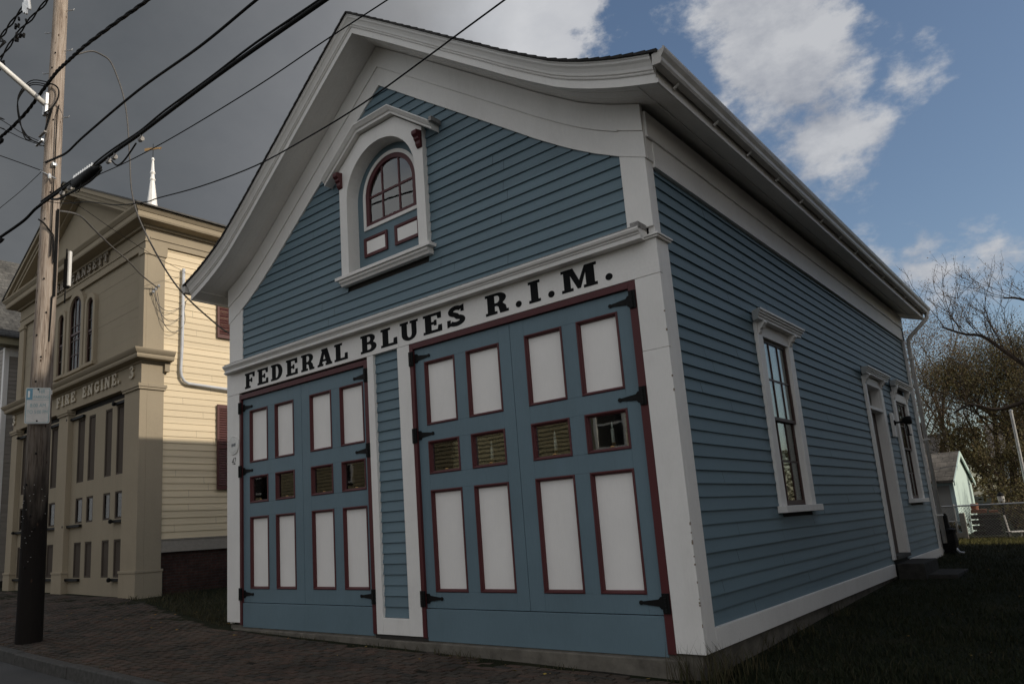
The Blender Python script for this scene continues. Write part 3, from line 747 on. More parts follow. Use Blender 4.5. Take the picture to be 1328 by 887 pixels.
for a, b in ((3.40, 3.888), (4.045, 4.535)):
    m = MB(); rows = []
    pr = [(0, .165), (.03, .165), (.055, .180), (.055, .2), (0, .2)]
    for cx, cz, sx_, sz_ in ((a, 5.258, 1, 1), (b, 5.258, -1, 1), (b, 5.552, -1, -1), (a, 5.552, 1, -1), (a, 5.258, 1, 1)): rows.append([(cx + sx_ * o, yy, cz + sz_ * o) for o, yy in pr])
    m.sweep(rows, True, False); mo = m.build('apron_moulding', M_maroon, house)
    m = MB(); m.box(a + .04, b - .04, .178, .195, 5.298, 5.512); m.build('apron_panel', M_panel, mo)
m = MB(); m.box(3.03, 4.94, -.10, .06, 4.935, 4.983); m.px([(-.075, 4.934), (.05, 4.934), (.05, 4.85), (-.03, 4.85), (-.045, 4.88), (-.07, 4.90)], 3.09, 4.88); m.build('window_sill', M_white, house, .004)
# clipped-gable hood
hp = [(-1.12, 6.565), (-.36, 7.135), (.36, 7.135), (1.12, 6.565)]
m = MB()
pf = [(.05, 0), (-.11, 0), (-.115, .035), (-.135, .045), (-.165, .085), (-.175, .095), (-.175, .112), (.05, .118)]
m.sweep([[(gwx + x, yy, z - .06 + zz) for yy, zz in pf] for x, z in hp]); hood = m.build('window_hood', M_white, house, .003)
m = MB(); m.box(gwx + 1.12, gwx + 1.17, -.16, .03, 6.60, 6.66); m.build('hood_flashing', M_lead, hood)
for s in (-1, 1):
    m = MB(); xb = gwx + s * .83
    m.px([(-.036, 6.62), (-.145, 6.60), (-.155, 6.57), (-.150, 6.54), (-.115, 6.51), (-.110, 6.48), (-.085, 6.46), (-.08, 6.42), (-.06, 6.385), (-.036, 6.37)], xb - .045, xb + .045)
    m.build('bracket', M_maroon, house, .004)
# --- side windows and door (wall faces +x)
def side_hood(y0, y1, z0, z1, par):
    m = MB(); h = z1 - z0
    pf = [(0, 0), (.10, 0), (.10, h * .28), (.115, h * .30), (.115, h * .52), (.135, h * .54), (.135, h * .76), (.155, h * .78), (.155, h), (0, h * 1.05)]
    # mitred at both ends
    rows = []
    for y, sgn in ((y0, 1), (y1, -1)): rows.append([(W - .045 + .03 + d, y + sgn * (.155 - d) * .9, z0 + z) for d, z in pf])
    m.sweep(rows); return m.build('window_hood', M_white, par, .002)
def scroll(y, z0, z1, par):
    m = MB(); h = z1 - z0
    m.py([(W - .02, z1), (W + .09, z1), (W + .095, z1 - .15 * h), (W + .065, z1 - .35 * h), (W + .055, z1 - .5 * h), (W + .025, z1 - .62 * h), (W + .02, z1 - .8 * h), (W, z0), (W - .02, z0)], y - .05, y + .05)
    m.build('bracket', M_white, par, .004)
def side_window(y0, y1, z0, zh, zhd0, zhd1, hy0, hy1):
    m = MB(); c = .19
    m.box(W - .045, W, y0 - c, y0, z0, zh + .17); m.box(W - .045, W, y1, y1 + c, z0, zh + .17); m.box(W - .045, W - .002, y0, y1, zh, zh + .17)
    m.box(7.82, W - .046, y0 - .02, y0, z0, zh); m.box(7.82, W - .046, y1, y1 + .02, z0, zh); m.box(7.82, W - .046, y0, y1, zh, zh + .02)
    cas = m.build('window_casing', M_whitep, house, .003)
    side_hood(hy0, hy1, zhd0, zhd1, cas); scroll(y0 - .10, zh + .01, zhd0, cas); scroll(y1 + .10, zh + .01, zhd0, cas)
    m = MB(); m.box(W - .045, W + .07, y0 - c - .06, y1 + c + .06, z0 - .085, z0); m.build('window_sill', M_white, cas, .006)
    zm = z0 + (zh - z0) * .515
    for nm, za, zb, xo in (('lower_sash', z0, zm + .025, 7.918), ('upper_sash', zm - .025, zh, 7.952)):
        m = MB(); t = .052
        m.box(xo - .03, xo, y0, y0 + t, za, zb); m.box(xo - .03, xo, y1 - t, y1, za, zb); m.box(xo - .03, xo, y0 + t, y1 - t, za, za + t * (1.3 if nm[0] == 'l' else .8)); m.box(xo - .03, xo, y0 + t, y1 - t, zb - t * .8, zb)
        for k in (1, 2):
            yy = y0 + (y1 - y0) * k / 3; m.box(xo - .026, xo - .004, yy - .011, yy + .011, za + .04, zb - .04)
        zz = (za + zb) / 2; m.box(xo - .0255, xo - .0045, y0 + t, y1 - t, zz - .011, zz + .011)
        sash = m.build('sash', M_sash, cas)
        m = MB(); m.box(xo - .018, xo - .014, y0 + .03, y1 - .03, za + .03, zb - .03); m.build('pane', M_glass_side, sash)
    m = MB()   # drapes inside
    for ya, yb in ((y0 + .32, y0 + .42), (y1 - .48, y1 - .30), (y1 - .16, y1 - .02)):
        rows = []
        for y in frange(ya, yb, .02): rows.append([(7.76 + .012 * math.sin(y * 130), y, z0), (7.76 + .012 * math.sin(y * 130), y, zm + .4), (7.755 + .012 * math.sin(y * 130), y, zm + .4), (7.755 + .012 * math.sin(y * 130), y, z0)])
        m.sweep(rows)
    m.build('curtain', M_curtain, house)
    m = MB(); rows = []
    for y in frange(y0 + .02, y1 - .02, .02): rows.append([(7.84 + .008 * math.sin(y * 90), y, zm + .02), (7.84 + .008 * math.sin(y * 90), y, zh), (7.836 + .008 * math.sin(y * 90), y, zh), (7.836 + .008 * math.sin(y * 90), y, zm + .02)])
    m.sweep(rows); m.build('curtain', M_curtain, house)
side_window(2.89, 3.91, 1.31, 3.49, 3.66, 3.785, 2.50, 4.34)
side_window(10.73, 11.80, 1.31, 3.335, 3.625, 3.735, 10.40, 12.17)
m = MB(); y0, y1, z0, zh = SD; c = .13
m.box(W - .045, W, y0 - c, y0, .27, zh + .14); m.box(W - .045, W, y1, y1 + c + .06, .27, zh + .14); m.box(W - .045, W - .002, y0, y1, zh, zh + .14)
m.box(7.78, W - .046, y0 - .02, y0, z0, zh); m.box(7.78, W - .046, y1, y1 + .02, z0, zh); m.box(7.78, W - .046, y0, y1, zh, zh + .02)
m.box(7.80, W - .01, y0, y1, 2.98, 3.04)
dcas = m.build('door_casing', M_whitep, house, .003)
side_hood(8.02, 9.86, 3.60, 3.725, dcas); scroll(y0 - .07, zh + .0, 3.60, dcas); scroll(y1 + .10, zh, 3.60, dcas)
m = MB(); m.box(7.78, W + .04, y0 - .0, y1, .27, .33); m.build('threshold', M_stone, dcas, .005)
m = MB(); m.box(7.80, 7.84, y0, y1, .33, 2.98)
for za, zb in ((.5, 1.25), (1.45, 2.8)):
    for ya, yb in ((y0 + .12, (y0 + y1) / 2 - .05), ((y0 + y1) / 2 + .05, y1 - .12)): m.box(7.835, 7.848, ya, yb, za, zb)
sd = m.build('side_door', M_sash, house, .004)
m = MB(); m.tube([(7.84, y0 + .12, 1.30), (7.90, y0 + .12, 1.30), (7.91, y0 + .12, 1.2), (7.91, y0 + .12, 1.12), (7.90, y0 + .12, 1.05), (7.84, y0 + .12, 1.05)], .014, 8); m.lathe([(.03, 0), (.03, .05), (.012, .06)], (7.84, y0 + .12, 1.42), 'x', 10); m.build('handle', M_black, sd, smooth=True)
m = MB(); m.box(7.81, 7.814, y0, y1, 3.04, zh); m.build('transom_pane', M_glass_side, dcas)
# downspout
m = MB(); Y_ = D - .05
m.tube([(8.49, D + .33, 5.60), (8.49, D + .33, 5.48), (8.44, D + .27, 5.40), (8.16, D - .02, 5.06), (8.09, Y_, 4.96), (8.075, Y_, 4.84), (8.075, Y_, .30)], .043, 10)
ds = m.build('downspout', MATS['shaded gutter paint'], house, smooth=True)
for z in (4.5, 2.6, .9): MB().box(8.00, 8.13, Y_ - .056, Y_ + .056, z, z + .03).build('strap', M_whitem, ds)
# number, plaque, lantern
text_mesh('house_number', '42', .165, M_letter, house, front_at(.195, -.0005, 2.545), .0012, .28, .72)
pq = empty('plaque', (.208, -.002, 2.862), 0, 'round white historic marker above the number 42 on the left pilaster', 'plaque')
m = MB(); m.lathe([(0, 0), (.152, 0), (.155, -.008), (.148, -.014), (.138, -.011), (.122, -.011), (.118, -.014), (0, -.014)], (0, 0, 0), 'y', 40); m.build('disc', plain('white enamel', (.62, .61, .58), .35, 0, .06, 10, .02), pq)
m = MB()
for x, z, w_, h_ in ((-.055, -.01, .012, .05), (-.03, -.012, .014, .055), (-.005, -.01, .012, .05), (.022, -.008, .016, .052), (.05, -.01, .012, .05)): m.py([(x, z - h_ / 2 + .015), (x + w_, z - h_ / 2 + .015), (x + w_ + .012, z + h_ / 2 + .015), (x + .012, z + h_ / 2 + .015)], -.0165, -.0142)
m.box(-.05, .06, -.0165, -.0142, .004, .010); m.build('emblem', plain('grey ink', (.12, .13, .15), .6), pq)
lt = empty('wall_lantern', (W, 10.10, 2.80), 0, 'black wall lantern on a white backplate between side door and far window', 'lantern')
m = MB(); m.box(-.03, .018, -.10, .10, -.26, .22); m.build('backplate', M_white, lt, .004)
m = MB(); m.lathe([(.055, .018), (.055, .03), (.02, .05), (.018, .16), (.03, .17)], (0, 0, .02), 'x', 12); m.build('arm', M_black, lt, smooth=True)
m = MB(); m.lathe([(.03, .16), (.07, .19), (.085, .26), (.085, .30), (.075, .32), (.0, .325)], (0, 0, .04), 'x', 14); m.build('lamp_shade', M_black, lt, smooth=True)
m = MB(); m.tube([(.22, 0, -.02), (.24, 0, -.10), (.24, 0, -.24)], .012, 6); m.box(.2, .28, -.05, .05, -.26, -.24); m.box(.2, .205, -.05, .05, -.24, -.05); m.build('lantern_cage', M_black, lt)
# door step and slab
M_stoned = plain('dark grey stone', (.034, .032, .029), .9, 0, .35, 9.0, .5, .15)  # one even dark grey for step and slab
st = MB().box(8.0, 8.42, 8.24, 9.55, -.25, .205).build('door_step', M_stoned, None, .015); tag(st, 'grey granite block step below the side door of the blue building', 'step')
sl = MB().box(8.37, 8.85, 8.46, 9.7, -.2, .0).build('stepping_stone', M_stoned, None, .015); tag(sl, 'flat grey stone slab set in the lawn beside the door step', 'slab')
# black bundle at the rear corner
bd = empty('covered_bundle', (8.12, D + .22, g(8.1, D)), 0, 'black covered bundle with pale curved feet at the rear corner under the downspout', 'bundle')
m = MB(); rows = []
for z, rx, ry in ((.02, .13, .13), (.12, .16, .15), (.3, .17, .15), (.46, .15, .14), (.54, .17, .15), (.58, .08, .08), (.72, .055, .055), (.84, .05, .05), (.90, .025, .025)):
    rows.append([(rx * math.cos(k * .3927) * (1 + .18 * mnoise.noise(Vector((k * .9, z * 6, 2)))), ry * math.sin(k * .3927) * (1 + .18 * mnoise.noise(Vector((k * .8, z * 5, 7)))), z) for k in range(16)])
m.sweep(rows); m.build('cover', M_black, bd)
for s, y in ((-1, -.05), (1, -.05)):
    m = MB(); m.tube([(s * .10, y, .16), (s * .13, y - .02, .09), (s * .18, y - .05, .035), (s * .26, y - .08, .03)], .028, 8); m.build('foot', M_galv, bd, smooth=True)

# ================================================================== THE CREAM FIRE ENGINE HOUSE
TH = .0217
eng = empty('engine_house', (-6.109, 1.482, 0), -TH, 'cream and tan fire engine house with pediment and raised lettering, left of the blue firehouse', 'engine house')
LBW = 8.95; LBD = 13.0; lc = -4.42
m = MB(); m.box(-LBW + .05, -.06, .12, LBD, 1.2, 9.3); m.box(-.8, -.06, .12, .5, 0, 1.2); m.build('wall', M_dark, eng)
m = MB(); m.box(-LBW + .03, -.045, .5, LBD, -.5, 1.145); m.build('foundation', M_brick, eng)
m = MB(); m.box(-.06, .015, .46, LBD, 1.15, 1.43); m.box(-.06, .03, .46, LBD, 1.432, 1.452); m.build('water_table', plain('grey water table', (.30, .27, .23), .6, 0, .1), eng)
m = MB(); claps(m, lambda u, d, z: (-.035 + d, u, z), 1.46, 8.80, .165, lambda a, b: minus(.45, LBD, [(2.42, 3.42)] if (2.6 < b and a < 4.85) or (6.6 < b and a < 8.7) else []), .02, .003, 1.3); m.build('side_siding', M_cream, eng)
# front upper flat boards
m = MB(); z = 6.0
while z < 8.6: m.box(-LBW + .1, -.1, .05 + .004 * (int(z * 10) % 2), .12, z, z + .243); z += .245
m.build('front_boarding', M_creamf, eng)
# corner boards
for x0, x1 in ((-.23, .03), (-LBW - .02, -LBW + .42)):
    m = MB(); m.box(x0, x1, -.03, .04, 6.0, 8.62); m.box(x0 - .03, x1 + .03, -.06, .04, 8.50, 8.62)
    if x1 > 0: m.box(-.04, .03, .0405, .50, 6.0, 8.62); m.box(-.04, .06, .0405, .54, 8.50, 8.62)
    m.build('corner_board', M_tan, eng, .004)
# lower pilasters
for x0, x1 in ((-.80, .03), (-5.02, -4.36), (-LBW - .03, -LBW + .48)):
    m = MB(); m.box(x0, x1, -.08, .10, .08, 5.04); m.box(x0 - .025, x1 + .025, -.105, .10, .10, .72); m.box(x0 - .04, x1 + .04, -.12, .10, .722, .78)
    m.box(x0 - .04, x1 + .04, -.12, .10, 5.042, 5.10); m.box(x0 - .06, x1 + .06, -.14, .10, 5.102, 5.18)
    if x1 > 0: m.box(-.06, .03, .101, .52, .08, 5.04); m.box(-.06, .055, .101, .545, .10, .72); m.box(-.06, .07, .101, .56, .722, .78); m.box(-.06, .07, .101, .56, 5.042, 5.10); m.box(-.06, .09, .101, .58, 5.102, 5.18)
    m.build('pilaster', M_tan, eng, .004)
# frieze + belt
m = MB(); m.box(-LBW - .03, .03, -.05, .12, 5.185, 5.74); m.box(-.06, .03, .121, .52, 5.185, 5.74); m.build('frieze', M_tan, eng)
def cornice(pf, z0, y_end, side_len, name, left=True):
    """profile (d, z) swept along the front and returned down the right side"""
    m = MB(); rows = []
    rows.append([(-LBW - d, .1, z0 + z) for d, z in pf]); rows.append([(-LBW - d, -d, z0 + z) for d, z in pf]); rows.append([(d, -d, z0 + z) for d, z in pf]); rows.append([(d, side_len, z0 + z) for d, z in pf])
    m.sweep(rows); return m.build(name, M_tan, eng)
cornice([(-.05, 0), (.08, 0), (.08, .05), (.26, .07), (.28, .11), (.28, .17), (.30, .18), (.34, .23), (.36, .27), (.36, .29), (-.05, .33)], 5.70, 0, .66, 'belt_cornice')
m = MB(); m.px([(.30, 5.72), (.66, 5.72), (.62, 5.60), (.50, 5.52), (.46, 5.50), (.30, 5.60)], -.02, .02); m.box(-.04, .12, .50, .62, 5.52, 5.70); m.build('bracket', M_tan, eng)
m = MB(); m.box(-LBW - .02, .035, -.02, .10, 8.63, 9.24); m.box(-.06, .035, .101, LBD, 8.78, 9.24); m.box(-.06, .036, .101, .56, 8.625, 8.779); m.box(-LBW - .04, .06, -.045, .1, 8.83, 8.87); m.box(-.06, .06, .101, LBD, 8.93, 8.965); m.build('entablature', M_tan, eng)
cornice([(-.05, 0), (.10, 0), (.10, .06), (.36, .10), (.38, .14), (.38, .25), (.40, .26), (.46, .33), (.47, .36), (.47, .38), (-.05, .42)], 9.19, 0, LBD, 'eave_cornice')
# pediment
PZ = 9.58; PA = 11.55; hw = LBW / 2 + .02
m = MB(); m.py([(lc - hw, PZ - .1), (lc + hw, PZ - .1), (lc, PA)], .05, .12); m.build('tympanum', M_creamf, eng)
for s in (-1, 1):
    m = MB(); kk = (PA - 9.16) / (hw + .44); ex = lambda dz: lc + s * (PA + dz - 9.612) / kk
    for yf, d0, d1 in ((-.10, -.02, .058), (-.35, .060, .158), (-.39, .160, .278), (-.47, .280, .432)):
        m.py([(lc, PA + d0), (lc, PA + d1), (ex(d1), 9.612), (ex(d0), 9.612)], yf, .04)
    m.build('rake_cornice', M_tan, eng)
m = MB()
for s in (-1, 1):
    m.prism([(lc, PA + .435), (lc + s * (hw + .47), 9.60), (lc + s * (hw + .47), 9.56), (lc, PA + .39)], -.50, LBD, lambda p, t: (p[0], t, p[1]))
m.build('roof', plain('grey slate roof', (.075, .072, .068), .8, 0, .25, 8, .3), eng)
# raised letters
def word(txt, xs, xe, z0, h, mat, y):
    n = len(txt); wds = [(GL[c][0] if c != ' ' else .9) for c in txt]; gap = .26; tot = sum(wds) + gap * (n - 1); k = (xe - xs) / tot; x = xs
    for c, w_ in zip(txt, wds):
        if c != ' ': glyph(c, 'letter', x, x + w_ * k, z0, h, y, mat, eng, .022)
        x += (w_ + gap) * k
M_lt = paint('tan letter paint', (.42, .355, .25), .5, .05, (12, 12, 12), .1)
word('FIRE', -5.27, -3.92, 5.36, .30, M_lt, -.05); word('ENGINE.', -3.42, -1.10, 5.37, .30, M_lt, -.05)
glyph('3', 'letter', -.56, -.30, 5.37, .32, -.05, M_lt, eng, .022); glyph('3', 'letter', -9.0, -8.74, 5.37, .32, -.05, M_lt, eng, .022)
word('NARRAGANSETT', -6.60, -2.06, 8.93, .25, paint('shaded tan letter paint', (.22, .18, .13), .5, .05, (12, 12, 12), .1), -.045)  # letter colour darkened for the shade under the eave cornice
# doors
def eng_door(x0, x1, cols, rods):
    m = MB(); zs = (.14, .62, 1.53, 2.03, 2.70, 3.12, 4.86, 5.02)
    cx = sorted([c for p in cols for c in p]); st = [(x0, cx[0])] + [(cx[i], cx[i + 1]) for i in range(1, len(cx) - 1, 2)] + [(cx[-1], x1)]
    for a, b in st: m.box(a, b, .06, .12, zs[0], zs[-1])
    for a, b in cols:
        for za, zb in ((zs[0], zs[1]), (zs[2], zs[3]), (zs[4], zs[5]), (zs[6], zs[7])): m.box(a + .0005, b - .0005, .0605, .1195, za, zb)
    d = m.build('door', M_creamf, eng, .004)
    for a, b in cols:
        for za, zb, k in ((zs[1], zs[2], 0), (zs[3], zs[4], 1), (zs[5], zs[6], 0)):
            m = MB(); t = .045
            m.box(a, a + t, .07, .12, za, zb); m.box(b - t, b, .07, .12, za, zb); m.box(a + t, b - t, .07, .12, za, za + t); m.box(a + t, b - t, .07, .12, zb - t, zb); m.build('moulding', M_taupe, d)
            if k: MB().box(a + t, b - t, .095, .10, za + t, zb - t).build('pane', M_glass_dim, d)
            else: MB().box(a + t, b - t, .095, .11, za + t, zb - t).build('panel', M_taupe, d)
    for (a, b), z in rods:
        m = MB(); m.box(a, b, -.02, .05, z - .035, z + .03); m.lathe([(.02, -.09), (.055, -.07), (.055, -.02), (.03, 0)], (a + (.05 if (a, b) in [(rods[0][0])] else .05), 0, z), 'y', 8); m.build('hinge', M_black, d)
rc = [(-4.00, -3.53), (-3.27, -2.84), (-2.22, -1.80), (-1.52, -1.08)]
lcx = [(-8.36, -7.92), (-7.64, -7.22), (-6.66, -6.24), (-5.94, -5.46)]
eng_door(-4.36, -.80, rc, [((-4.52, -3.5), z) for z in (.57, 1.97, 4.91)] + [((-1.55, -.82), z) for z in (.57, 1.97, 4.91)])
eng_door(-8.44, -5.02, lcx, [((-8.55, -7.9), z) for z in (.57, 1.97, 4.91)] + [((-5.96, -5.04), z) for z in (.57, 1.97, 4.91)])
MB().box(-LBW, .02, -.02, .10, .04, .135).build('sill', M_stone, eng, .01)
# palladian window
def arch_window(cx, hw_, z0, zs, casew, par_name, cols, y=-.0):
    r = hw_; m = MB()
    for s in (1, -1):
        o_ = [(cx + s * (r + casew), z0), (cx + s * (r + casew), zs)] + [(cx + s * (r + casew) * math.cos(a), zs + (r + casew) * math.sin(a)) for a in [math.pi / 2 * k / 8 for k in range(1, 9)]]
        i_ = [(cx + s * r * math.cos(a), zs + r * math.sin(a)) for a in [math.pi / 2 * (1 - k / 8) for k in range(9)]] + [(cx + s * r, z0)]
        m.py(o_ + i_, -.05, .06)
    m.box(cx - r - casew - .04, cx + r + casew + .04, -.09, .06, z0 - .09, z0 - .002)
    c = m.build('window_casing', M_tan, eng)
    m = MB(); rows = []
    p0 = [(cx + r, z0)] + [(cx + r * math.cos(math.pi * i / 16), zs + r * math.sin(math.pi * i / 16)) for i in range(17)] + [(cx - r, z0)]
    r2 = r - .05; p1 = [(cx + r2, z0)] + [(cx + r2 * math.cos(math.pi * i / 16), zs + r2 * math.sin(math.pi * i / 16)) for i in range(17)] + [(cx - r2, z0)]
    m.sweep([[(a[0], .0, a[1]), (b[0], .0, b[1]), (b[0], .04, b[1]), (a[0], .04, a[1])] for a, b in zip(p0, p1)])
    zm = (z0 + zs + r) / 2; m.box(cx - r2, cx + r2, .0, .035, z0, z0 + .05); m.box(cx - r2, cx + r2, -.005, .035, zm - .03, zm + .03)
    for k in range(1, cols): xx = cx - r2 + 2 * r2 * k / cols; m.box(xx - .012, xx + .012, .004, .03, z0 + .05, zs + math.sqrt(max(0, r2 ** 2 - (xx - cx) ** 2)))
    for zz in frange(z0 + .05, zs, .42)[1:-1]: m.box(cx - r2, cx + r2, .005, .029, zz - .012, zz + .012)
    sa = m.build('sash', M_sash, c)
    m = MB(); m.py([(cx + .98 * r * math.cos(math.pi * i / 16), zs + .98 * r * math.sin(math.pi * i / 16)) for i in range(17)] + [(cx - .98 * r, z0 + .01), (cx + .98 * r, z0 + .01)], .018, .022); m.build('pane', M_glass_dim, sa)
arch_window(-4.27, .43, 6.30, 8.06, .17, 'mid', 3)
arch_window(-5.32, .21, 6.32, 7.98, .13, 'l', 1)
arch_window(-3.24, .21, 6.32, 7.98, .13, 'r', 1)
# side windows + shutters
for z0, z1 in ((2.62, 4.82), (6.62, 8.6)):
    m = MB(); m.box(-.05, .02, 2.42, 2.52, z0 - .05, z1); m.box(-.05, .02, 3.32, 3.42, z0 - .05, z1); m.box(-.05, .019, 2.52, 3.32, z1 - .1, z1); m.box(-.05, .05, 2.38, 3.46, z0 - .1, z0 - .051); c = m.build('window_casing', M_tan, eng)
    MB().box(-.03, -.026, 2.52, 3.32, z0, z1 - .1).build('pane', M_glass, c)
    for ya in (1.96, 3.44):
        m = MB(); w_ = .44; t = .055; x0, x1 = .02, .055
        m.box(x0, x1, ya, ya + t, z0, z1); m.box(x0, x1, ya + w_ - t, ya + w_, z0, z1)
        for za in (z0, (z0 + z1) / 2 - .05, z1 - .1): m.box(x0, x1, ya + t, ya + w_ - t, za, za + .1)
        z = z0 + .12
        while z < z1 - .12:
            m.py([(x0 + .004, z + .045), (x0 + .008, z + .048), (x1 - .004, z + .004), (x1 - .008, z)], ya + t, ya + w_ - t); z += .062
        m.build('shutter', M_shut, eng)
# conduit and meter hardware on the side
m = MB(); m.tube([(.07, .98, 8.3), (.07, .96, 6.2), (.07, .93, 5.62), (.07, .95, 5.46), (.07, 1.02, 5.34), (.07, 1.14, 5.28), (.08, 2.6, 5.22), (.08, 3.5, 5.20)], .04, 8); m.build('conduit', plain('grey conduit', (.50, .52, .55), .5, 0, .1, 6, .02), eng, smooth=True)
m = MB()
for y, z in ((.30, 7.68), (.22, 7.58), (.16, 7.50)): m = MB(); m.tube([(.0, y, z), (.12, y, z)], .018, 6); m.lathe([(.03, 0), (.04, .03), (.03, .06)], (.12, y, z - .03), 'z', 8); m.build('insulator', M_galv, eng)

# ================================================================== GREY HOUSE AT THE FAR LEFT
gh = empty('grey_house', (-17.0, 1.85, 0), 0, 'grey clapboard house with shingled roof at the left edge behind the engine house', 'house')
M_grey = paint('grey clapboard paint', (.30, .27, .235), .6, .05, (9, 9, 60), .12, (.15, .0))
m = MB(); m.box(-8, -.03, .03, 11, -.3, 8.6); m.build('wall', M_dark, gh)
m = MB(); claps(m, lambda u, d, z: (-.02 + d, u, z), .5, 8.4, .15, lambda a, b: [(.12, 11)]); claps(m, lambda u, d, z: (u, .02 - d, z), .5, 8.4, .15, lambda a, b: [(-8, -.1)]); m.build('siding', M_grey, gh)
m = MB(); m.box(-.14, .015, -.015, .14, .2, 8.4); m.box(-.02, .02, .141, 11, 8.1, 8.5); m.build('corner_board', M_white, gh)
m = MB(); m.py([(-.1, 8.42), (.42, 8.42), (.42, 8.72), (-.1, 8.9)], -.5, 11.5); m.build('eave_cornice', paint('olive trim paint', (.26, .23, .15), .6), gh)
m = MB(); m.py([(.50, 8.66), (.50, 8.72), (-4.0, 13.0), (-8.5, 8.72), (-8.5, 8.66), (-4.0, 12.9)], -.55, 11.5); m.build('roof', bricks('grey shingle roof', (.10, .098, .092), (.14, .135, .125), (.04, .04, .04), .3, .16, .006, ('Y', 'Z'), .9, .5), gh)

# ================================================================== CHURCH STEEPLE
sx0 = Vector((-.80263481, .39587645, 0)).normalized(); dist = 75.0
cpos = Vector((11.071, -6.854, 0)) + Vector((-.8026, .3959, 0)).normalized() * dist
stp = empty('church_steeple', (cpos.x, cpos.y, 0), .3, 'distant white church steeple with a gilded weathervane above the engine house roof', 'steeple')
k_ = 1.0
m = MB(); m.box(-3, 3, -3, 3, 0, 20); m.box(-2.2, 2.2, -2.2, 2.2, 20, 27); m.build('tower', M_white, stp)
m = MB(); m.lathe([(1.5, 26), (1.45, 26.3), (.24, 37.2), (.22, 37.4), (.30, 37.55), (.20, 37.8), (.18, 38.1), (.28, 38.3), (.18, 38.5), (.13, 39.2), (.10, 39.6), (.17, 39.75), (.10, 39.95), (.0, 40.0)], (0, 0, 0), 'z', 8); m.build('spire', plain('white painted steeple', (.80, .79, .77), .5, 0, .06, 2, 0), stp)
m = MB(); m.tube([(0, 0, 39.9), (0, 0, 41.5)], .03, 6); m.build('rod', M_black, stp)
m = MB(); m.py([(-1.15, 41.0), (-.8, 40.95), (.7, 40.75), (1.0, 40.62), (1.15, 40.82), (.65, 40.92), (-.7, 41.22), (-1.15, 41.28)], -.03, .03); m.build('weathervane', plain('gilded copper', (.50, .30, .12), .45, .6, .1, 4, 0), stp)

# ================================================================== UTILITY POLE, SIGN, LAMP, CABLES
PX, PY = -2.163, -2.174
pole = empty('utility_pole', (PX, PY, -.1), 0, 'tall weathered wooden utility pole standing by the curb at the left', 'utility pole')
m = MB(); zs = frange(-.5, 15.5, .5)
m.tube([(.012 * mnoise.noise(Vector((0, 0, z * .4))), .012 * mnoise.noise(Vector((5, 0, z * .4))), z) for z in zs], [.196 - .0066 * max(0, z) + .004 * mnoise.noise(Vector((9, z, 0))) for z in zs], 20); m.build('shaft', M_pole, pole, smooth=True)
for i in range(9):
    m = MB(); z = 9.2 + i * .42 if i > 1 else 8.6 + i * .5; s = 1 if i % 2 else -1; a = R(35) if s > 0 else R(215)
    r0 = .14; m.tube([(r0 * .6 * math.cos(a), r0 * .6 * math.sin(a), z), ((r0 + .13) * math.cos(a), (r0 + .13) * math.sin(a), z), ((r0 + .14) * math.cos(a), (r0 + .14) * math.sin(a), z + .03)], .009, 6)
    m.build('step_bolt', M_galv, pole)
m = MB()
for z, a in ((10.35, -40), (10.05, -60), (9.0, -30), (7.6, -25), (7.1, -50), (6.0, -35), (5.4, -15), (5.0, -60), (4.62, -30), (4.2, -50), (3.0, -30), (2.5, -70), (2.0, -40), (1.8, -20), (1.2, -55)):
    rr = .207 - .007 * z; m = MB(); m.lathe([(.0, -.01), (.016, -.005), (.016, .012), (.0, .016)], (rr * math.cos(R(a)), rr * math.sin(R(a)), z), 'y', 8); m.build('bolt_head', M_black, pole)
m = MB()
for k in range(26):
    a = R(rnd.uniform(-110, 30)); z = rnd.uniform(1.2, 2.6); rr = .205 - .007 * z; m = MB(); m.box(rr * math.cos(a) - .006, rr * math.cos(a) + .006, rr * math.sin(a) - .006, rr * math.sin(a) + .006, z, z + .004); m.build('staple', M_alu, pole)
m = MB(); ra = R(20); pts = [(.19 * math.cos(ra), .19 * math.sin(ra), z) for z in (5.7, 6.6, 7.3)]; m.tube(pts, .022, 6); m.tube([(.17, .02, 4.9), (.19, .03, 5.7)], .012, 6); m.tube([(.185, -.03, 6.4), (.185, -.03, 9.1), (.165, .0, 9.3)], .010, 6)
m.tube([(.12 + .04 * math.sin(t), -.14 + .05 * math.cos(t), 9.0 + .25 * math.cos(t)) for t in frange(0, 6.283, .4)], .012, 6); m.tube([(.0, -.18, 7.1), (.13, -.14, 7.0), (.19, 0, 6.8), (.19, .03, 6.3)], .014, 6); m.build('pole_wiring', M_cable, pole)
eb = empty('equipment_box', (-2.05, -1.86, 5.80), R(28), 'slim white equipment box strapped to the pole beside the engine house pediment', 'box')
m = MB(); m.box(-.015, .035, -.03, .03, .05, .70); m.build('cover', M_whitem, eb, .015)
m = MB(); m.box(-.075, -.015, -.04, .04, .03, .55); m.tube([(-.06, 0, .55), (-.06, 0, .75)], .015, 6); m.tube([(-.06, 0, .03), (-.06, 0, -.25)], .012, 6); m.build('mount', M_black, eb)
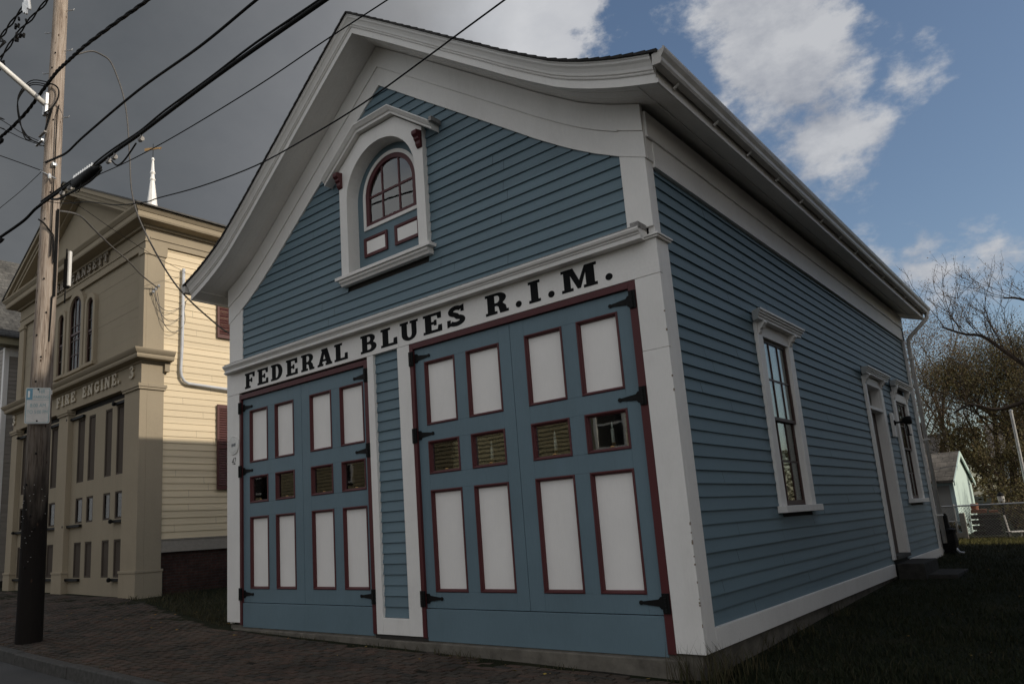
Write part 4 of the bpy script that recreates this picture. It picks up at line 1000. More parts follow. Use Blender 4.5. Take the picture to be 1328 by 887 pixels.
# parking sign
sg = empty('parking_sign', (-2.155, -2.175, 3.38), R(60), 'white and blue one hour parking sign fixed to the utility pole', 'sign')
sy = -.235
m = MB(); c_ = .03; w2, h2 = .185, .60
def rrect(x0, x1, z0, z1, r, n=5): return arc(x1 - r, z0 + r, r, r, -90, 0, n) + arc(x1 - r, z1 - r, r, r, 0, 90, n) + arc(x0 + r, z1 - r, r, r, 90, 180, n) + arc(x0 + r, z0 + r, r, r, 180, 270, n)
m.py(rrect(-w2, w2, 0, h2, .03), sy, sy + .003); m.build('plate', plain('weathered sign white', (.50, .49, .47), .5, 0, .12, 8, .02), sg)
M_sblue = plain('sign blue', (.13, .27, .36), .5, 0, .15, 20, 0); M_steal = plain('sign teal', (.17, .29, .32), .5, 0, .15, 20, 0); M_swhite = plain('sign lettering white', (.7, .7, .66), .5, 0, .1, 20, 0)
curve_mesh('sign_border', [rrect(-w2 + .012, w2 - .012, .012, h2 - .012, .025), rrect(-w2 + .021, w2 - .021, .021, h2 - .021, .02)], M_steal, sg, .0006, front_at(0, sy - .0012, 0))
m = MB(); m.box(-w2 + .016, -w2 + .105, sy - .0016, sy - .0006, h2 - .205, h2 - .018); m.build('blue_field', M_sblue, sg)
m = MB(); m.box(-w2 + .10, w2 - .02, sy - .0016, sy - .0006, h2 - .207, h2 - .202); m.build('rule', M_steal, sg)
m = MB(); m.box(-.148, -.120, sy - .003, sy - .0018, h2 - .165, h2 - .055); m.build('numeral', M_swhite, sg)
tx = lambda b, s, x, z, k=1.0: text_mesh('sign_lettering', b, s, M_steal, sg, front_at(x, sy - .0016, z), .0006, 0, k)
tx('HR', .085, .055, h2 - .095, .85); tx('PARKING', .075, .048, h2 - .18, .72); tx('8:00 AM', .085, .005, h2 - .325, .80); tx('TO 5:00 PM', .085, 0, h2 - .435, .72)
m = MB(); m.lathe([(0, -.008), (.014, -.006), (.014, 0)], (0, sy - .001, h2 - .03), 'y', 10); m.build('bolt', M_black, sg); m = MB(); m.lathe([(0, -.008), (.014, -.006), (.014, 0)], (0, sy - .001, .045), 'y', 10); m.build('bolt', M_black, sg)
m = MB(); m.box(-.02, .02, sy + .004, -.15, .05, .07); m.build('bracket', M_galv, sg); m = MB(); m.box(-.02, .02, sy + .004, -.15, h2 - .06, h2 - .04); m.build('bracket', M_galv, sg); m = MB(); m.box(.187, .20, sy + .01, sy + .05, h2 - .11, h2 - .04); m.build('bracket', M_galv, sg)
# street lamp arm
la = empty('street_lamp', (PX, PY, 9.2), 0, 'white street lamp on a slanted arm bolted to the utility pole', 'street lamp')
m = MB(); m.tube([(.02, -.17, .0), (-.062, -.906, .49), (-.126, -1.604, .84), (-.14, -2.0, 1.0), (-.15, -2.5, 1.06)], .048, 12); m.build('arm', M_whitem, la, smooth=True)
m = MB(); m.box(-.06, .08, -.20, -.14, -.20, .22); m.build('mount_plate', M_galv, la, .01)
m = MB(); m.lathe([(.0, -.2), (.06, -.2), (.09, 0), (.17, .25), (.17, .5), (.0, .55)], (-.15, -2.6, 1.04), 'y', 12); m.build('lamp_head', M_galv, la, smooth=True)
# cables
def smooth_pts(pts, n=6):
    P = [Vector(p) for p in pts]; out = []
    for i in range(len(P) - 1):
        a, b, c, d = P[max(0, i - 1)], P[i], P[i + 1], P[min(len(P) - 1, i + 2)]
        for k in range(n):
            t = k / n; out.append(.5 * ((2 * b) + (c - a) * t + (2 * a - 5 * b + 4 * c - d) * t * t + (3 * b - a - 3 * c + d) * t ** 3))
    out.append(P[-1]); return out
def extend(pts, l, end=True):
    P = [Vector(p) for p in pts]; d = (P[-1] - P[-3]).normalized(); return P + [P[-1] + d * l * .5, P[-1] + d * l + Vector((0, 0, .1))]
def cable(pts, r, label, mat=M_cable, grp='overhead cables on the utility pole', strands=1, name='overhead_cable', n=5, sep=.02):
    P = smooth_pts(pts, n); m = MB()
    if strands == 1: m.tube(P, r, 6)
    else:
        acc = 0
        for k in range(strands):
            q = []
            for i, p in enumerate(P):
                a = i * .9 + k * 6.283 / strands; q.append(p + Vector((0, math.cos(a) * sep, math.sin(a) * sep)))
            m.tube(q, r, 5)
    o = m.build(name, mat, smooth=True); return tag(o, label, 'cable', grp)
wA = [(-2.0, -2.36, 9.58), (-1.576, -2.372, 9.593), (-1.054, -2.382, 9.538), (-.4, -2.395, 9.459), (.787, -2.418, 9.233), (1.874, -2.44, 9.006), (2.952, -2.461, 8.826)]
cable(extend(wA, 9), .016, 'twisted triplex cable highest on the right of the pole, above all other long spans', strands=3, sep=.016, n=8)
cable([(-2.0, -2.36, 9.58), (-2.348, -2.401, 9.442), (-2.673, -2.472, 9.248), (-3.124, -2.57, 9.077), (-3.475, -2.646, 8.99), (-4.445, -2.857, 8.728), (-14, -5, 7.5)], .016, 'twisted cable sloping from the pole to the left edge beneath the lamp arm', strands=3, sep=.016, n=8)
wB = [(-2.20, -2.30, 8.10), (-1.553, -2.311, 7.952), (-1.099, -2.323, 7.866), (-.391, -2.34, 7.859), (1.55, -2.389, 7.739), (3.312, -2.433, 7.515), (4.606, -2.465, 7.431), (5.601, -2.49, 7.337)]
cable(extend(wB, 9), .019, 'single thick black cable between the twisted cable and the heavy bundle', n=6)
wC = [(-2.1, -2.36, 7.25), (-.966, -2.382, 7.156), (-.334, -2.395, 7.091), (.393, -2.409, 7.053), (.934, -2.42, 7.022), (1.684, -2.435, 6.96), (2.432, -2.45, 6.921), (3.569, -2.472, 6.859), (4.593, -2.493, 6.781), (5.932, -2.519, 6.661), (6.805, -2.537, 6.59)]
cable(extend(wC, 9), .026, 'heavy black cable bundle running from the pole to the upper right', n=4)
cable(extend([(a + .02, b + .0, c + .055 + .012 * math.sin(a * 3)) for a, b, c in wC], 9), .014, 'thinner cable lashed just above the heavy black bundle', n=4)
cable([(-2.05, -2.36, 7.24), (-2.256, -2.394, 7.202), (-2.575, -2.463, 7.072), (-3.248, -2.608, 6.941), (-4.195, -2.813, 6.772), (-14, -5, 6.2)], .026, 'heavy black cable running from the pole down to the left edge', n=6)
wD = [(.1, -2.404, 6.92), (1.336, -2.428, 6.688), (2.802, -2.457, 6.48), (4.618, -2.493, 6.29), (5.85, -2.518, 6.209), (6.809, -2.537, 6.133), (7.378, -2.548, 6.094)]
cable(extend(wD, 9), .007, 'thin wire rising from the splice case to the top of the picture over the gable', n=5)
wE = [(-2.0, -2.3, 7.3), (-1.035, -2.367, 6.9), (.103, -2.439, 6.504), (1.188, -2.507, 6.055), (2.244, -2.574, 5.71), (2.598, -2.596, 5.631), (3.75, -2.669, 5.343), (4.98, -2.747, 5.099), (5.932, -2.807, 5.001), (6.754, -2.858, 4.952), (7.638, -2.914, 4.963), (8.409, -2.963, 4.981)]
cable(extend(wE, 9), .007, 'thin sagging wire crossing in front of the blue gable', n=5)
wF = [(-.90, -2.36, 9.56), (-.878, -2.106, 9.75), (-.838, -1.938, 9.74), (-.806, -1.802, 9.661), (-.779, -1.685, 9.401), (-.754, -1.579, 9.061), (-.737, -1.507, 8.636), (-.725, -1.455, 7.99), (-.709, -1.389, 7.213), (-.654, -1.155, 6.553), (-.534, -.644, 5.695), (-.38, .01, 5.103), (-.2, .239, 4.90), (.02, .32, 4.86)]
cable(wF, .014, 'grey service drop curving down from the twisted cable to the blue house eave', M_cableg, n=6)
cable([(-2.1, -2.3, 7.15), (-2.659, -1.748, 7.843 - .35), (-3.14, -1.273, 7.70), (-3.59, -.829, 7.70), (-4.258, -.169, 7.70), (-4.909, .474, 7.74), (-5.64, 1.195, 7.72), (-6.0, 1.75, 7.64)], .018, 'grey service cable from the pole to the insulators on the engine house corner', M_cableg, n=6)
cable([(-2.1, -2.3, 7.25), (-2.6, -1.7, 7.70), (-3.638, -.368, 7.8), (-4.751, 1.031, 7.928), (-5.98, 2.5, 8.2)], .006, 'thin telephone wire from the pole to the engine house side wall')
cable([(-2.05, -2.1, 8.30), (-2.187, -2.289, 8.46), (-2.51, -2.566, 8.70), (-2.839, -2.849, 9.012), (-3.28, -3.228, 9.359), (-8, -7.5, 12.6)], .007, 'upper of two thin wires leaving the pole to the left edge at mid height')
cable([(-2.165, -2.31, 8.40), (-2.508, -2.564, 8.60), (-2.831, -2.842, 8.843), (-3.266, -3.216, 9.096), (-8, -7.4, 11.8)], .007, 'lower of two thin wires leaving the pole to the left edge at mid height')
cable([(-2.18, -2.33, 7.93), (-2.506, -2.563, 8.121), (-2.807, -2.821, 8.297), (-3.238, -3.192, 8.546), (-8, -7.2, 11.3)], .008, 'thin wire from the iron eye on the pole to the left edge')
cable([(-2.18, -2.33, 7.93), (-2.368, -2.582, 7.547), (-2.529, -2.85, 7.188), (-2.751, -3.221, 6.69), (-4.6, -6.3, 3.2)], .006, 'thin wire slanting down from the pole to the left edge')
cable([(-1.6, -2.42, 11.9), (-2.404, -2.627, 11.345), (-2.882, -2.751, 11.055), (-3.199, -2.833, 10.855), (-3.846, -3.002, 10.446), (-12, -5, 8.8)], .014, 'left one of the paired power lines at the upper left corner', strands=2, sep=.022)
cable([(-1.8, -2.36, 11.42), (-2.048, -2.435, 11.249), (-2.5, -2.552, 11.034), (-2.921, -2.661, 10.829), (-3.34, -2.77, 10.518), (-3.994, -2.94, 10.134), (-12, -5, 8.5)], .014, 'right one of the paired power lines at the upper left corner', strands=2, sep=.022)
for k_, (dz_, ye) in enumerate(((.55, 1.05), (.75, 1.0), (.95, .92))):
    y0_ = 1.482 + .12 + .07 * k_; z0_ = 7.62 - .06 * k_
    cable([(-5.98, y0_, z0_), (-5.96, y0_ + .15, z0_ - dz_ * .75), (-5.97, y0_ + .42, z0_ - dz_), (-6.0, y0_ + .75, z0_ - dz_ * .7), (-6.02, 1.482 + ye + .05, z0_ - .12)], .008, ('shortest', 'middle', 'longest')[k_] + ' of three drooping wire loops beside the insulators on the engine house corner', M_cableg, 'drooping wire loops on the engine house corner')
# splice case on the bundle
sc_ = empty('splice_case', (-.15, -2.40, 7.02), 0, 'black cable splice case hung on the heavy bundle beside the pole', 'splice case')
d_ = Vector((1.25, -.02, -.10)).normalized()
def along(t, dz=0, dy=0): return (d_.x * t, d_.y * t + dy, d_.z * t + dz)
m = MB(); m.tube([along(-.50), along(-.42), along(-.36), along(.36), along(.42), along(.55)], [.03, .05, .085, .085, .05, .03], 12); m.build('case', M_black, sc_, smooth=True)
m = MB()
for k in range(9): MB().tube([along(-.34 + k * .085, .06, -.05), along(-.33 + k * .085, .115, -.04)], .016, 6).build('clamp_bolt', M_alu, sc_)
m = MB()
for t in (-.95, -.62, .85, 1.05, 1.9):
    m = MB(); m.tube([along(t, -.04), along(t, .085)], .014, 6); m.tube([along(t - .04, .0), along(t + .04, .0)], .034, 8); m.build('strap', M_lead, sc_)
m = MB(); m.tube(smooth_pts([along(-1.4, .02), along(-1.1, -.06), along(-.7, -.09), along(-.3, -.11), along(.2, -.12), along(.6, -.06)], 5), .018, 6); m.tube(smooth_pts([along(.95, -.02), along(1.15, -.16), along(1.4, -.15), along(1.75, -.01)], 5), .012, 6); m.tube(smooth_pts([along(-.3, -.08, -.03), along(-.25, -.2, -.05), along(-.1, -.22, -.05), along(-.05, -.1, -.04)], 5), .008, 5); m.build('jumper_wire', M_cable, sc_)
# clamps on the power lines at the top left
cl = empty('line_clamp', (-2.5, -2.72, 10.72), 0, 'tangle of black clamps and silver connectors on the power lines at the upper left corner', 'line clamp')
m = MB()
for k in range(16):
    x, y, z = rnd.uniform(-.14, .14), rnd.uniform(-.06, .06), rnd.uniform(-.24, .22); a = rnd.uniform(0, 6.28)
    MB().tube([(x + z * .1, y, z), (x + z * .1 + .08 * math.cos(a), y, z + .08 * math.sin(a))], .022, 6).build('connector', M_black, cl)
m = MB()
for k in range(6):
    x, z = .10 + k * .055, .34 + .09 * math.sin(k * 2.1); MB().tube([(x, 0, z + .16), (x + .04, 0, z), (x + .09, 0, z - .10)], [.02, .03, .018], 6).build('silver_connector', M_alu, cl)
lp = MB(); lp.tube(smooth_pts([(-2.12, -2.37, 9.02), (-2.02, -2.38, 8.98), (-1.95, -2.30, 9.08), (-1.93, -2.22, 9.30), (-1.96, -2.22, 9.50), (-2.04, -2.32, 9.58), (-2.12, -2.38, 9.50)], 6), .014, 6)
tag(lp.build('wire_loop', M_cable, smooth=True), 'single black wire loop around the pole face at the lamp mount', 'wire loop')
# drip loops at the lamp mount
dl = MB()
for off in (0, .05, -.04):
    dl.tube(smooth_pts([(-2.05, -2.36, 9.55 + off), (-2.32, -2.55, 9.62 + off), (-2.50, -2.68, 9.35 + off), (-2.46, -2.66, 8.95 + off), (-2.38, -2.58, 8.62 - off), (-2.28, -2.48, 8.50), (-2.2, -2.38, 8.45)], 6), .010, 6)
o = dl.build('drip_loop', M_cable, smooth=True); tag(o, 'looped black wires hanging beside the pole under the lamp arm', 'wire loop')
ib = empty('cable_bracket'); ins = MB(); ins.lathe([(.03, 0), (.05, .03), (.05, .07), (.03, .10)], (-2.02, -2.20, 7.98), 'z', 10); ins.build('insulator', M_alu, ib); ins = MB(); ins.lathe([(.02, 0), (.03, .04), (.02, .09)], (-1.97, -2.28, 7.72), 'z', 8); ins.build('insulator', M_alu, ib); ins = MB(); ins.box(-2.12, -1.95, -2.24, -2.20, 7.99, 8.03); ins.build('bracket_bar', M_galv, ib); ins = MB()
ins.tube([(-2.2, -2.36, 7.93), (-1.9, -2.2, 7.72)], .012, 6); ins.build('bracket_bar', M_galv, ib); ins = MB(); ins.box(-2.32, -2.05, -2.38, -2.34, 8.62, 8.65); ins.build('bracket_bar', M_lead, ib); ins = MB(); ins.box(-2.40, -2.10, -2.40, -2.36, 8.47, 8.50)
o = ins.build('bracket_bar', M_galv, ib); tag(ib, 'small galvanised bracket with insulators where thin cables meet the pole', 'bracket')

# ================================================================== VEGETATION
def tree(name, label, pos, h, spread, seed, bark, leafm, nleaf, leaf, trunk_r, levels=4, first=.35, lean=(0, 0), up=.35, group='trees behind the lawn', kids=(4, 6), leafspread=.25):
    rg = random.Random(seed); root = empty(name, pos, 0, label, 'tree', group); m = MB(); tips = []
    def grow(p, d, l, r, lv):
        n = 4; pts = [p]; q = p.copy(); dd = d.copy()
        for i in range(n):
            dd = (dd + Vector((rg.uniform(-1, 1), rg.uniform(-1, 1), rg.uniform(-.5, 1) * up)) * (.16 if lv else .06)).normalized(); q = q + dd * (l / n); pts.append(q.copy())
        rs = [r * (1 - .55 * i / n) for i in range(n + 1)]; m.tube(pts, rs, 7 if lv < 2 else (5 if lv == 2 else 3), lv < 2)
        if lv >= 2: tips.extend((pts[k], lv) for k in range(1, n + 1))
        if lv >= levels: return
        k = rg.randint(*kids)
        for i in range(k):
            t = rg.uniform(first if lv == 0 else .25, 1.0); idx = min(n - 1, int(t * n)); b = pts[idx].lerp(pts[idx + 1], t * n - idx)
            az = rg.uniform(0, 6.283); el = rg.uniform(.15, .9)
            side = Vector((math.cos(az), math.sin(az), el)).normalized(); nd = (dd * .55 + side * (.85 if lv == 0 else .7) * spread).normalized()
            grow(b, nd, l * rg.uniform(.48, .72), rs[idx] * rg.uniform(.42, .62), lv + 1)
    grow(Vector((0, 0, 0)), Vector((lean[0], lean[1], 1)).normalized(), h * .55, trunk_r, 0)
    m.build('trunk', bark, root, smooth=True)
    if nleaf:
        m = MB()
        for i in range(nleaf):
            p, lv = rg.choice(tips); p = p + Vector((rg.gauss(0, 1), rg.gauss(0, 1), rg.gauss(0, 1))) * leafspread
            a = Vector((rg.gauss(0, 1), rg.gauss(0, 1), rg.gauss(0, 1))).normalized(); b = a.orthogonal().normalized(); s = leaf * rg.uniform(.5, 1.3)
            m.add([p - a * s, p + b * s * .6, p + a * s, p - b * s * .6], [(0, 1, 2, 3)])
        m.build('foliage', leafm, root)
    return root
ML_olive = leaf_mat('olive spring leaves', [(.060, .050, .014), (.085, .068, .019), (.048, .045, .014), (.088, .056, .022)])
ML_rust = leaf_mat('rusty buds', [(.12, .058, .026), (.085, .062, .028), (.14, .085, .035)])
ML_bud = leaf_mat('small brown buds', [(.10, .07, .035), (.12, .085, .045), (.08, .05, .03)])
zg = lambda x, y: g(x, y)
tree('budding_tree', 'large rounded tree with olive and rust spring leaves behind the shed', (8.1, 31.0, zg(8, 31)), 7.8, 1.0, 5, M_bark, ML_olive, 30000, .040, .18, 4, .06, kids=(7, 9), leafspread=.34)
tree('budding_tree', 'rust budded tree standing just left of the large olive tree', (7.5, 33.5, zg(7, 33)), 8.0, .8, 9, M_bark, ML_rust, 13000, .038, .16, 4, .08, kids=(5, 7), leafspread=.30)
tree('bare_tree', 'thin brown tree with sparse buds beside the corner downspout', (5.5, 36.0, zg(5, 34)), 10.5, .75, 21, M_barkg, ML_bud, 9000, .038, .15, 4, .25, kids=(5, 6), leafspread=.28)
tree('bare_tree', 'grey thin tree far behind the rear corner of the blue house', (3.6, 40.0, zg(5, 34)), 11.0, .7, 33, M_barkg, ML_bud, 7000, .04, .15, 4, .25, kids=(5, 6), leafspread=.3)
tree('leafy_tree', 'dark leafy tree at the right edge behind the pale metal post', (10.2, 29.0, zg(10, 29)), 7.0, 1.0, 14, M_bark, ML_olive, 18000, .040, .17, 4, .05, kids=(7, 9), leafspread=.34)
# branch-bearing tree whose trunk stands off to the right
lt_ = empty('limb_tree', (11.4, 22.5, zg(11, 22)), 0, 'bare tree at the right edge reaching long twiggy limbs over the lawn', 'tree', 'trees behind the lawn')
m = MB(); tips = []; rg = random.Random(4)
def P_(px_, y): return Vector(px_)
m.tube([(0, 0, -.2), (.05, 0, 2.0), (.0, .1, 4.0), (.2, .1, 6.5), (.2, .2, 8.5)], [.28, .24, .20, .15, .08], 10)
def limb(pts, r, twig_up=.9, dens=1.0):
    P = smooth_pts(pts, 5); n = len(P); m.tube(P, [r * (1 - .8 * i / n) + .008 for i in range(n)], 7)
    def tw(p, d, l, r_, lv):
        q = p.copy(); pts2 = [q.copy()]; dd = d.copy()
        for i in range(4):
            dd = (dd + Vector((rg.uniform(-1, 1), rg.uniform(-1, 1), rg.uniform(-.5, 1))) * .22).normalized(); q = q + dd * l / 4; pts2.append(q.copy())
        m.tube(pts2, [r_ * (1 - .6 * i / 4) for i in range(5)], 4, False); tips.extend(pts2[2:])
        if lv < 2:
            for i in range(rg.randint(3, 5)):
                b = pts2[rg.randint(1, 4)]; nd = (dd * .8 + Vector((rg.uniform(-1, 1), rg.uniform(-.6, .6), rg.uniform(-.2, 1)))).normalized(); tw(b, nd, l * rg.uniform(.4, .65), r_ * .6, lv + 1)
    for i in range(int(n * .10), n, max(1, int(2.2 / dens))):
        d = (P[min(n - 1, i + 1)] - P[i - 1]).normalized(); nd = (d * .5 + Vector((rg.uniform(-.4, .4), rg.uniform(-.5, .5), rg.uniform(.4, 1) * twig_up))).normalized()
        tw(P[i], nd, rg.uniform(.8, 1.9), r * .17, 0)
LB0 = Vector((11.4, 22.5, zg(11, 22)))
def rel(x, y, z): return Vector((x, y, z)) - LB0
limb([rel(11.5, 22.5, 3.7), rel(10.2, 22.4, 4.7), rel(9.58, 22.3, 5.35), rel(9.1, 22.2, 5.95), rel(8.75, 22.1, 6.35), rel(8.3, 22.0, 6.5), rel(7.75, 21.9, 6.85)], .085)
limb([rel(11.5, 22.6, 3.3), rel(10.0, 22.5, 4.20), rel(9.3, 22.4, 4.05), rel(8.7, 22.3, 3.95), rel(8.1, 22.2, 4.2), rel(7.6, 22.2, 4.0)], .085, .4, .6)
limb([rel(11.5, 22.6, 6.3), rel(10.6, 22.5, 6.9), rel(9.9, 22.5, 7.4), rel(9.5, 22.4, 7.5)], .06, .5)
m.build('trunk', M_bark, lt_, smooth=True)
m = MB()
for i in range(1500):
    p = rg.choice(tips) + Vector((rg.gauss(0, .05), rg.gauss(0, .05), rg.gauss(0, .05))); a = Vector((rg.gauss(0, 1), rg.gauss(0, 1), rg.gauss(0, 1))).normalized(); b = a.orthogonal().normalized(); s = rg.uniform(.012, .03)
    m.add([p - a * s, p + b * s * .7, p + a * s, p - b * s * .7], [(0, 1, 2, 3)])
m.build('foliage', ML_bud, lt_)
# brambles near the fence
def shrub(label, x, y, h, w, seed, n=900):
    rg = random.Random(seed); root = empty('shrub', (x, y, g(x, y)), 0, label, 'shrub', 'brambles along the fence'); m = MB(); lf = MB()
    for k in range(26):
        a = rg.uniform(0, 6.28); p = Vector((0, 0, 0)); d = Vector((math.cos(a) * .5 * w, math.sin(a) * .5 * w, h)); c = [p, p + d * .35 + Vector((0, 0, .1 * h)), p + d * .7 + Vector((rg.uniform(-.2, .2), rg.uniform(-.2, .2), 0)), p + d * rg.uniform(.8, 1.1) + Vector((rg.uniform(-.3, .3), rg.uniform(-.3, .3), -.1 * h))]
        c = smooth_pts(c, 3); m.tube(c, [.012 * (1 - .7 * i / len(c)) for i in range(len(c))], 4, False)
        for j in range(n // 26):
            q = rg.choice(c[2:]) + Vector((rg.gauss(0, .1), rg.gauss(0, .1), rg.gauss(0, .1))); aa = Vector((rg.gauss(0, 1), rg.gauss(0, 1), rg.gauss(0, 1))).normalized(); b = aa.orthogonal().normalized(); s = rg.uniform(.02, .05)
            lf.add([q - aa * s, q + b * s * .6, q + aa * s, q - b * s * .6], [(0, 1, 2, 3)])
    m.build('stems', M_bark, root); lf.build('foliage', ML_olive, root)
shrub('low tangled bramble at the right edge behind the chain link fence', 9.1, 18.6, 1.1, 1.2, 3)
shrub('taller bramble right of the pale shed', 8.75, 20.6, 1.7, 1.3, 4, 1300)
shrub('small yellowish bush at the foot of the pale shed', 7.5, 17.9, .45, .6, 5, 500)
shrub('tall dark thicket left of the metal post behind the yard', 8.6, 25.5, 3.3, 2.4, 8, 3600)
shrub('tall dark thicket right of the metal post behind the yard', 10.0, 24.5, 3.0, 2.4, 9, 3600)
shrub('dark thicket just right of the shed gable', 7.9, 27.5, 3.2, 2.2, 10, 3000)
shrub('dark bush behind the broken white chair', 9.9, 20.5, 1.5, 1.4, 6, 1300)

# grass blades on the lawn and weeds
def blades(name, mat, spots, kind='stuff'):
    m = MB()
    for x, y, z, h, w, lean in spots:
        a = rnd.uniform(0, 6.283); b = rnd.uniform(0, 6.283); dx, dy = math.cos(a) * w, math.sin(a) * w; lx, ly = math.cos(b) * lean * h, math.sin(b) * lean * h
        m.add([(x - dx, y - dy, z), (x + dx, y + dy, z), (x + dx * .6 + lx * .4, y + dy * .6 + ly * .4, z + h * .6), (x - dx * .6 + lx * .4, y - dy * .6 + ly * .4, z + h * .6), (x + lx, y + ly, z + h)], [(0, 1, 2, 3), (3, 2, 4)])
    o = m.build(name, mat); tag(o, kind=kind); return o
sp = []
for i in range(42000):
    y = -.3 + 17.5 * rnd.random() ** 1.6; x = 8.02 + rnd.random() * (4.2 if y > 3 else 3.8); 
    if 8.0 < x < 8.85 and 8.2 < y < 9.8: continue
    d = mnoise.noise(Vector((x * 1.5, y * 1.5, 4))); sp.append((x, y, hz(x, y), rnd.uniform(.025, .07) * (1.1 + d), .004 + .003 * rnd.random(), rnd.uniform(.2, .9)))
tag(blades('grass', M_blade, sp), 'short dark grass on the lawn beside the blue house', 'grass')
sp = []
for cx, cy, n, h in ((8.05, -.12, 60, .42), (8.12, .15, 70, .40), (7.78, -.12, 34, .34), (8.2, .6, 50, .26), (8.1, 1.6, 40, .22), (8.1, 2.6, 40, .2), (8.1, 4, 40, .2), (4.9, -.12, 46, .10), (5.4, -.14, 30, .08), (2.3, -.1, 40, .07), (1.1, -.1, 30, .06), (6.4, -.12, 30, .07), (3.6, -.1, 40, .06)):
    for i in range(n): sp.append((cx + rnd.gauss(0, .10 if h > .15 else .22), cy + rnd.gauss(0, .05), g(cx, cy) - .005, h * rnd.uniform(.4, 1.1), .0045, rnd.uniform(.1, .7)))
for i in range(2600):
    x = rnd.uniform(-6.2, -.1); lim = .012 + min(1.0, max(0, (-x - .35) / 5.2)) * 1.25; y = lim + abs(rnd.gauss(0, .8)) + .02
    if x < -5.6 and y > 1.4: y += .6
    sp.append((x, y, hz(x, y), rnd.uniform(.03, .14), .005, rnd.uniform(.3, 1.0)))
for i in range(260):
    x = rnd.uniform(-9, 5); sp.append((x, CURB + .03 + abs(rnd.gauss(0, .25)) * (rnd.random() < .3), g(x, CURB) + .004, rnd.uniform(.015, .05), .004, .6))
tag(blades('weeds', M_weed, sp), 'dry weeds along the foundations and between the buildings', 'weeds')
sp = []
M_dry = leaf_mat('unmown dry grass blades', [(.12, .115, .035), (.17, .15, .05), (.09, .10, .03)])
for i in range(5200):
    x = 7.4 + rnd.random() * 3.4; y = 15.7 + rnd.random() * 1.9; sp.append((x, y, hz(x, y), rnd.uniform(.04, .12), .008, rnd.uniform(.2, .8)))
tag(blades('unmown_grass', M_dry, sp), 'yellowish unmown grass strip along the chain link fence', 'grass')
m = MB()
for i in range(150):
    if i < 60: x, y = rnd.uniform(-5, 7.5), -.15 - abs(rnd.gauss(0, .25))
    elif i < 100: x, y = rnd.uniform(-5.5, -.3), rnd.uniform(.2, 1.2)
    else: x, y = rnd.uniform(8.2, 11), rnd.uniform(0, 14)
    z = g(x, y) + .018; a = rnd.uniform(0, 6.28); s = rnd.uniform(.012, .03); t = rnd.uniform(-.4, .4)
    m.add([(x + s * math.cos(a + k * 1.5708) * (1 if k % 2 else .6), y + s * math.sin(a + k * 1.5708) * (1 if k % 2 else .6), z + s * t * math.cos(k * 1.57)) for k in range(4)], [(0, 1, 2, 3)])
tag(m.build('fallen_leaves', M_fallen), 'few yellow fallen leaves on the bricks and lawn', 'leaves', None, 'stuff')

# ================================================================== BACK YARD
shed = empty('garden_shed', (7.68, 18.5, .1), 0, 'small pale mint shed with shingled roof behind the chain link fence', 'shed')
M_mint = paint('mint shed paint', (.56, .70, .66), .55, .04, (30, 30, 6), .08)
M_shedg = paint('grey shed door paint', (.30, .31, .31), .6, .06, (30, 30, 6), .1)
m = MB(); m.prism([(0, 0), (3.8, 0), (3.8, 1.70), (1.9, 2.50), (0, 1.70)], -.06, 0, lambda p, t: (t, p[0], p[1])); m.box(-3, -.06, 3.7, 3.8, 0, 1.7); m.build('gable_wall', M_mint, shed)
m = MB()
for k in range(8): m.box(-2.95 + k * .36, -2.95 + k * .36 + .345, 0, .04, 0, 1.66)
m.build('door', M_shedg, shed)
m = MB(); m.box(-.09, .015, -.03, .0, 0, 1.66); m.box(-3, -.09, -.03, -.001, 1.52, 1.66); m.build('trim', paint('pale blue shed trim', (.42, .56, .60), .5), shed)
m = MB()
for s in (0, 1):
    y0, y1 = (-.22, 1.9) if s == 0 else (4.02, 1.9); m.prism([(y0, 1.60), (y1, 2.50), (y1, 2.56), (y0, 1.67)], -3.2, .06, lambda p, t: (t, p[0], p[1]))
m.build('roof', bricks('tan shed shingles', (.17, .155, .135), (.21, .19, .165), (.07, .065, .06), .30, .15, .006, ('X', 'Z'), .9, .5), shed)
m = MB()
for s in (0, 1):
    y0, y1 = (-.24, 1.9) if s == 0 else (4.04, 1.9); m.prism([(y0, 1.50), (y1, 2.42), (y1, 2.56), (y0, 1.64)], .061, .09, lambda p, t: (t, p[0], p[1]))
m.build('rake_board', M_mint, shed)
# chain link fence
FY = 17.35
fn = empty('chain_link_fence', (9.5, FY, .08), 0, 'galvanised chain link fence with top rail across the back of the lawn', 'fence')
m = MB(); m.tube([(-3.6, 0, .98), (4.5, 0, .92)], .021, 8); m.build('rail', M_galv, fn); m = MB(); m.tube([(-3.6, 0, .58), (-1.55, 0, .56)], .016, 6); m.build('rail', M_galv, fn)
for x in (-3.4, -1.75, .3, 2.6): MB().tube([(x, 0, -.1), (x, 0, 1.02)], .026, 8).build('post', M_galv, fn)
m = MB(); H = .96; st = .075
n = int(7.8 / st)
for i in range(-13, n):
    for s in (1, -1):
        xa = -3.6 + i * st; xb = xa + H
        if s < 0: xa, xb = xb, xa
        za, zb = 0.02, H
        if xb > xa: 
            if xb < -3.6: continue
        m.tube([(max(-3.6, xa), s * .003, za), (max(-3.6, xb), s * .003, zb)], .0032, 3, False)
m.build('mesh', plain('dull chain link', (.20, .20, .20), .6, .3, .2, 9), fn)
tf = empty('timber_rail', (7.93, 17.2, .06), 0, 'weathered grey timber post and low rail in front of the chain link fence', 'rail fence')
m = MB(); m.box(-.06, .06, -.06, .06, -.1, .80); m.build('post', plain('weathered timber', (.27, .255, .23), .85, 0, .2, 12, .3), tf, .01)
m = MB(); m.box(-1.6, -.06, -.03, .03, .16, .28); m.build('rail', MATS['weathered timber'], tf, .008)
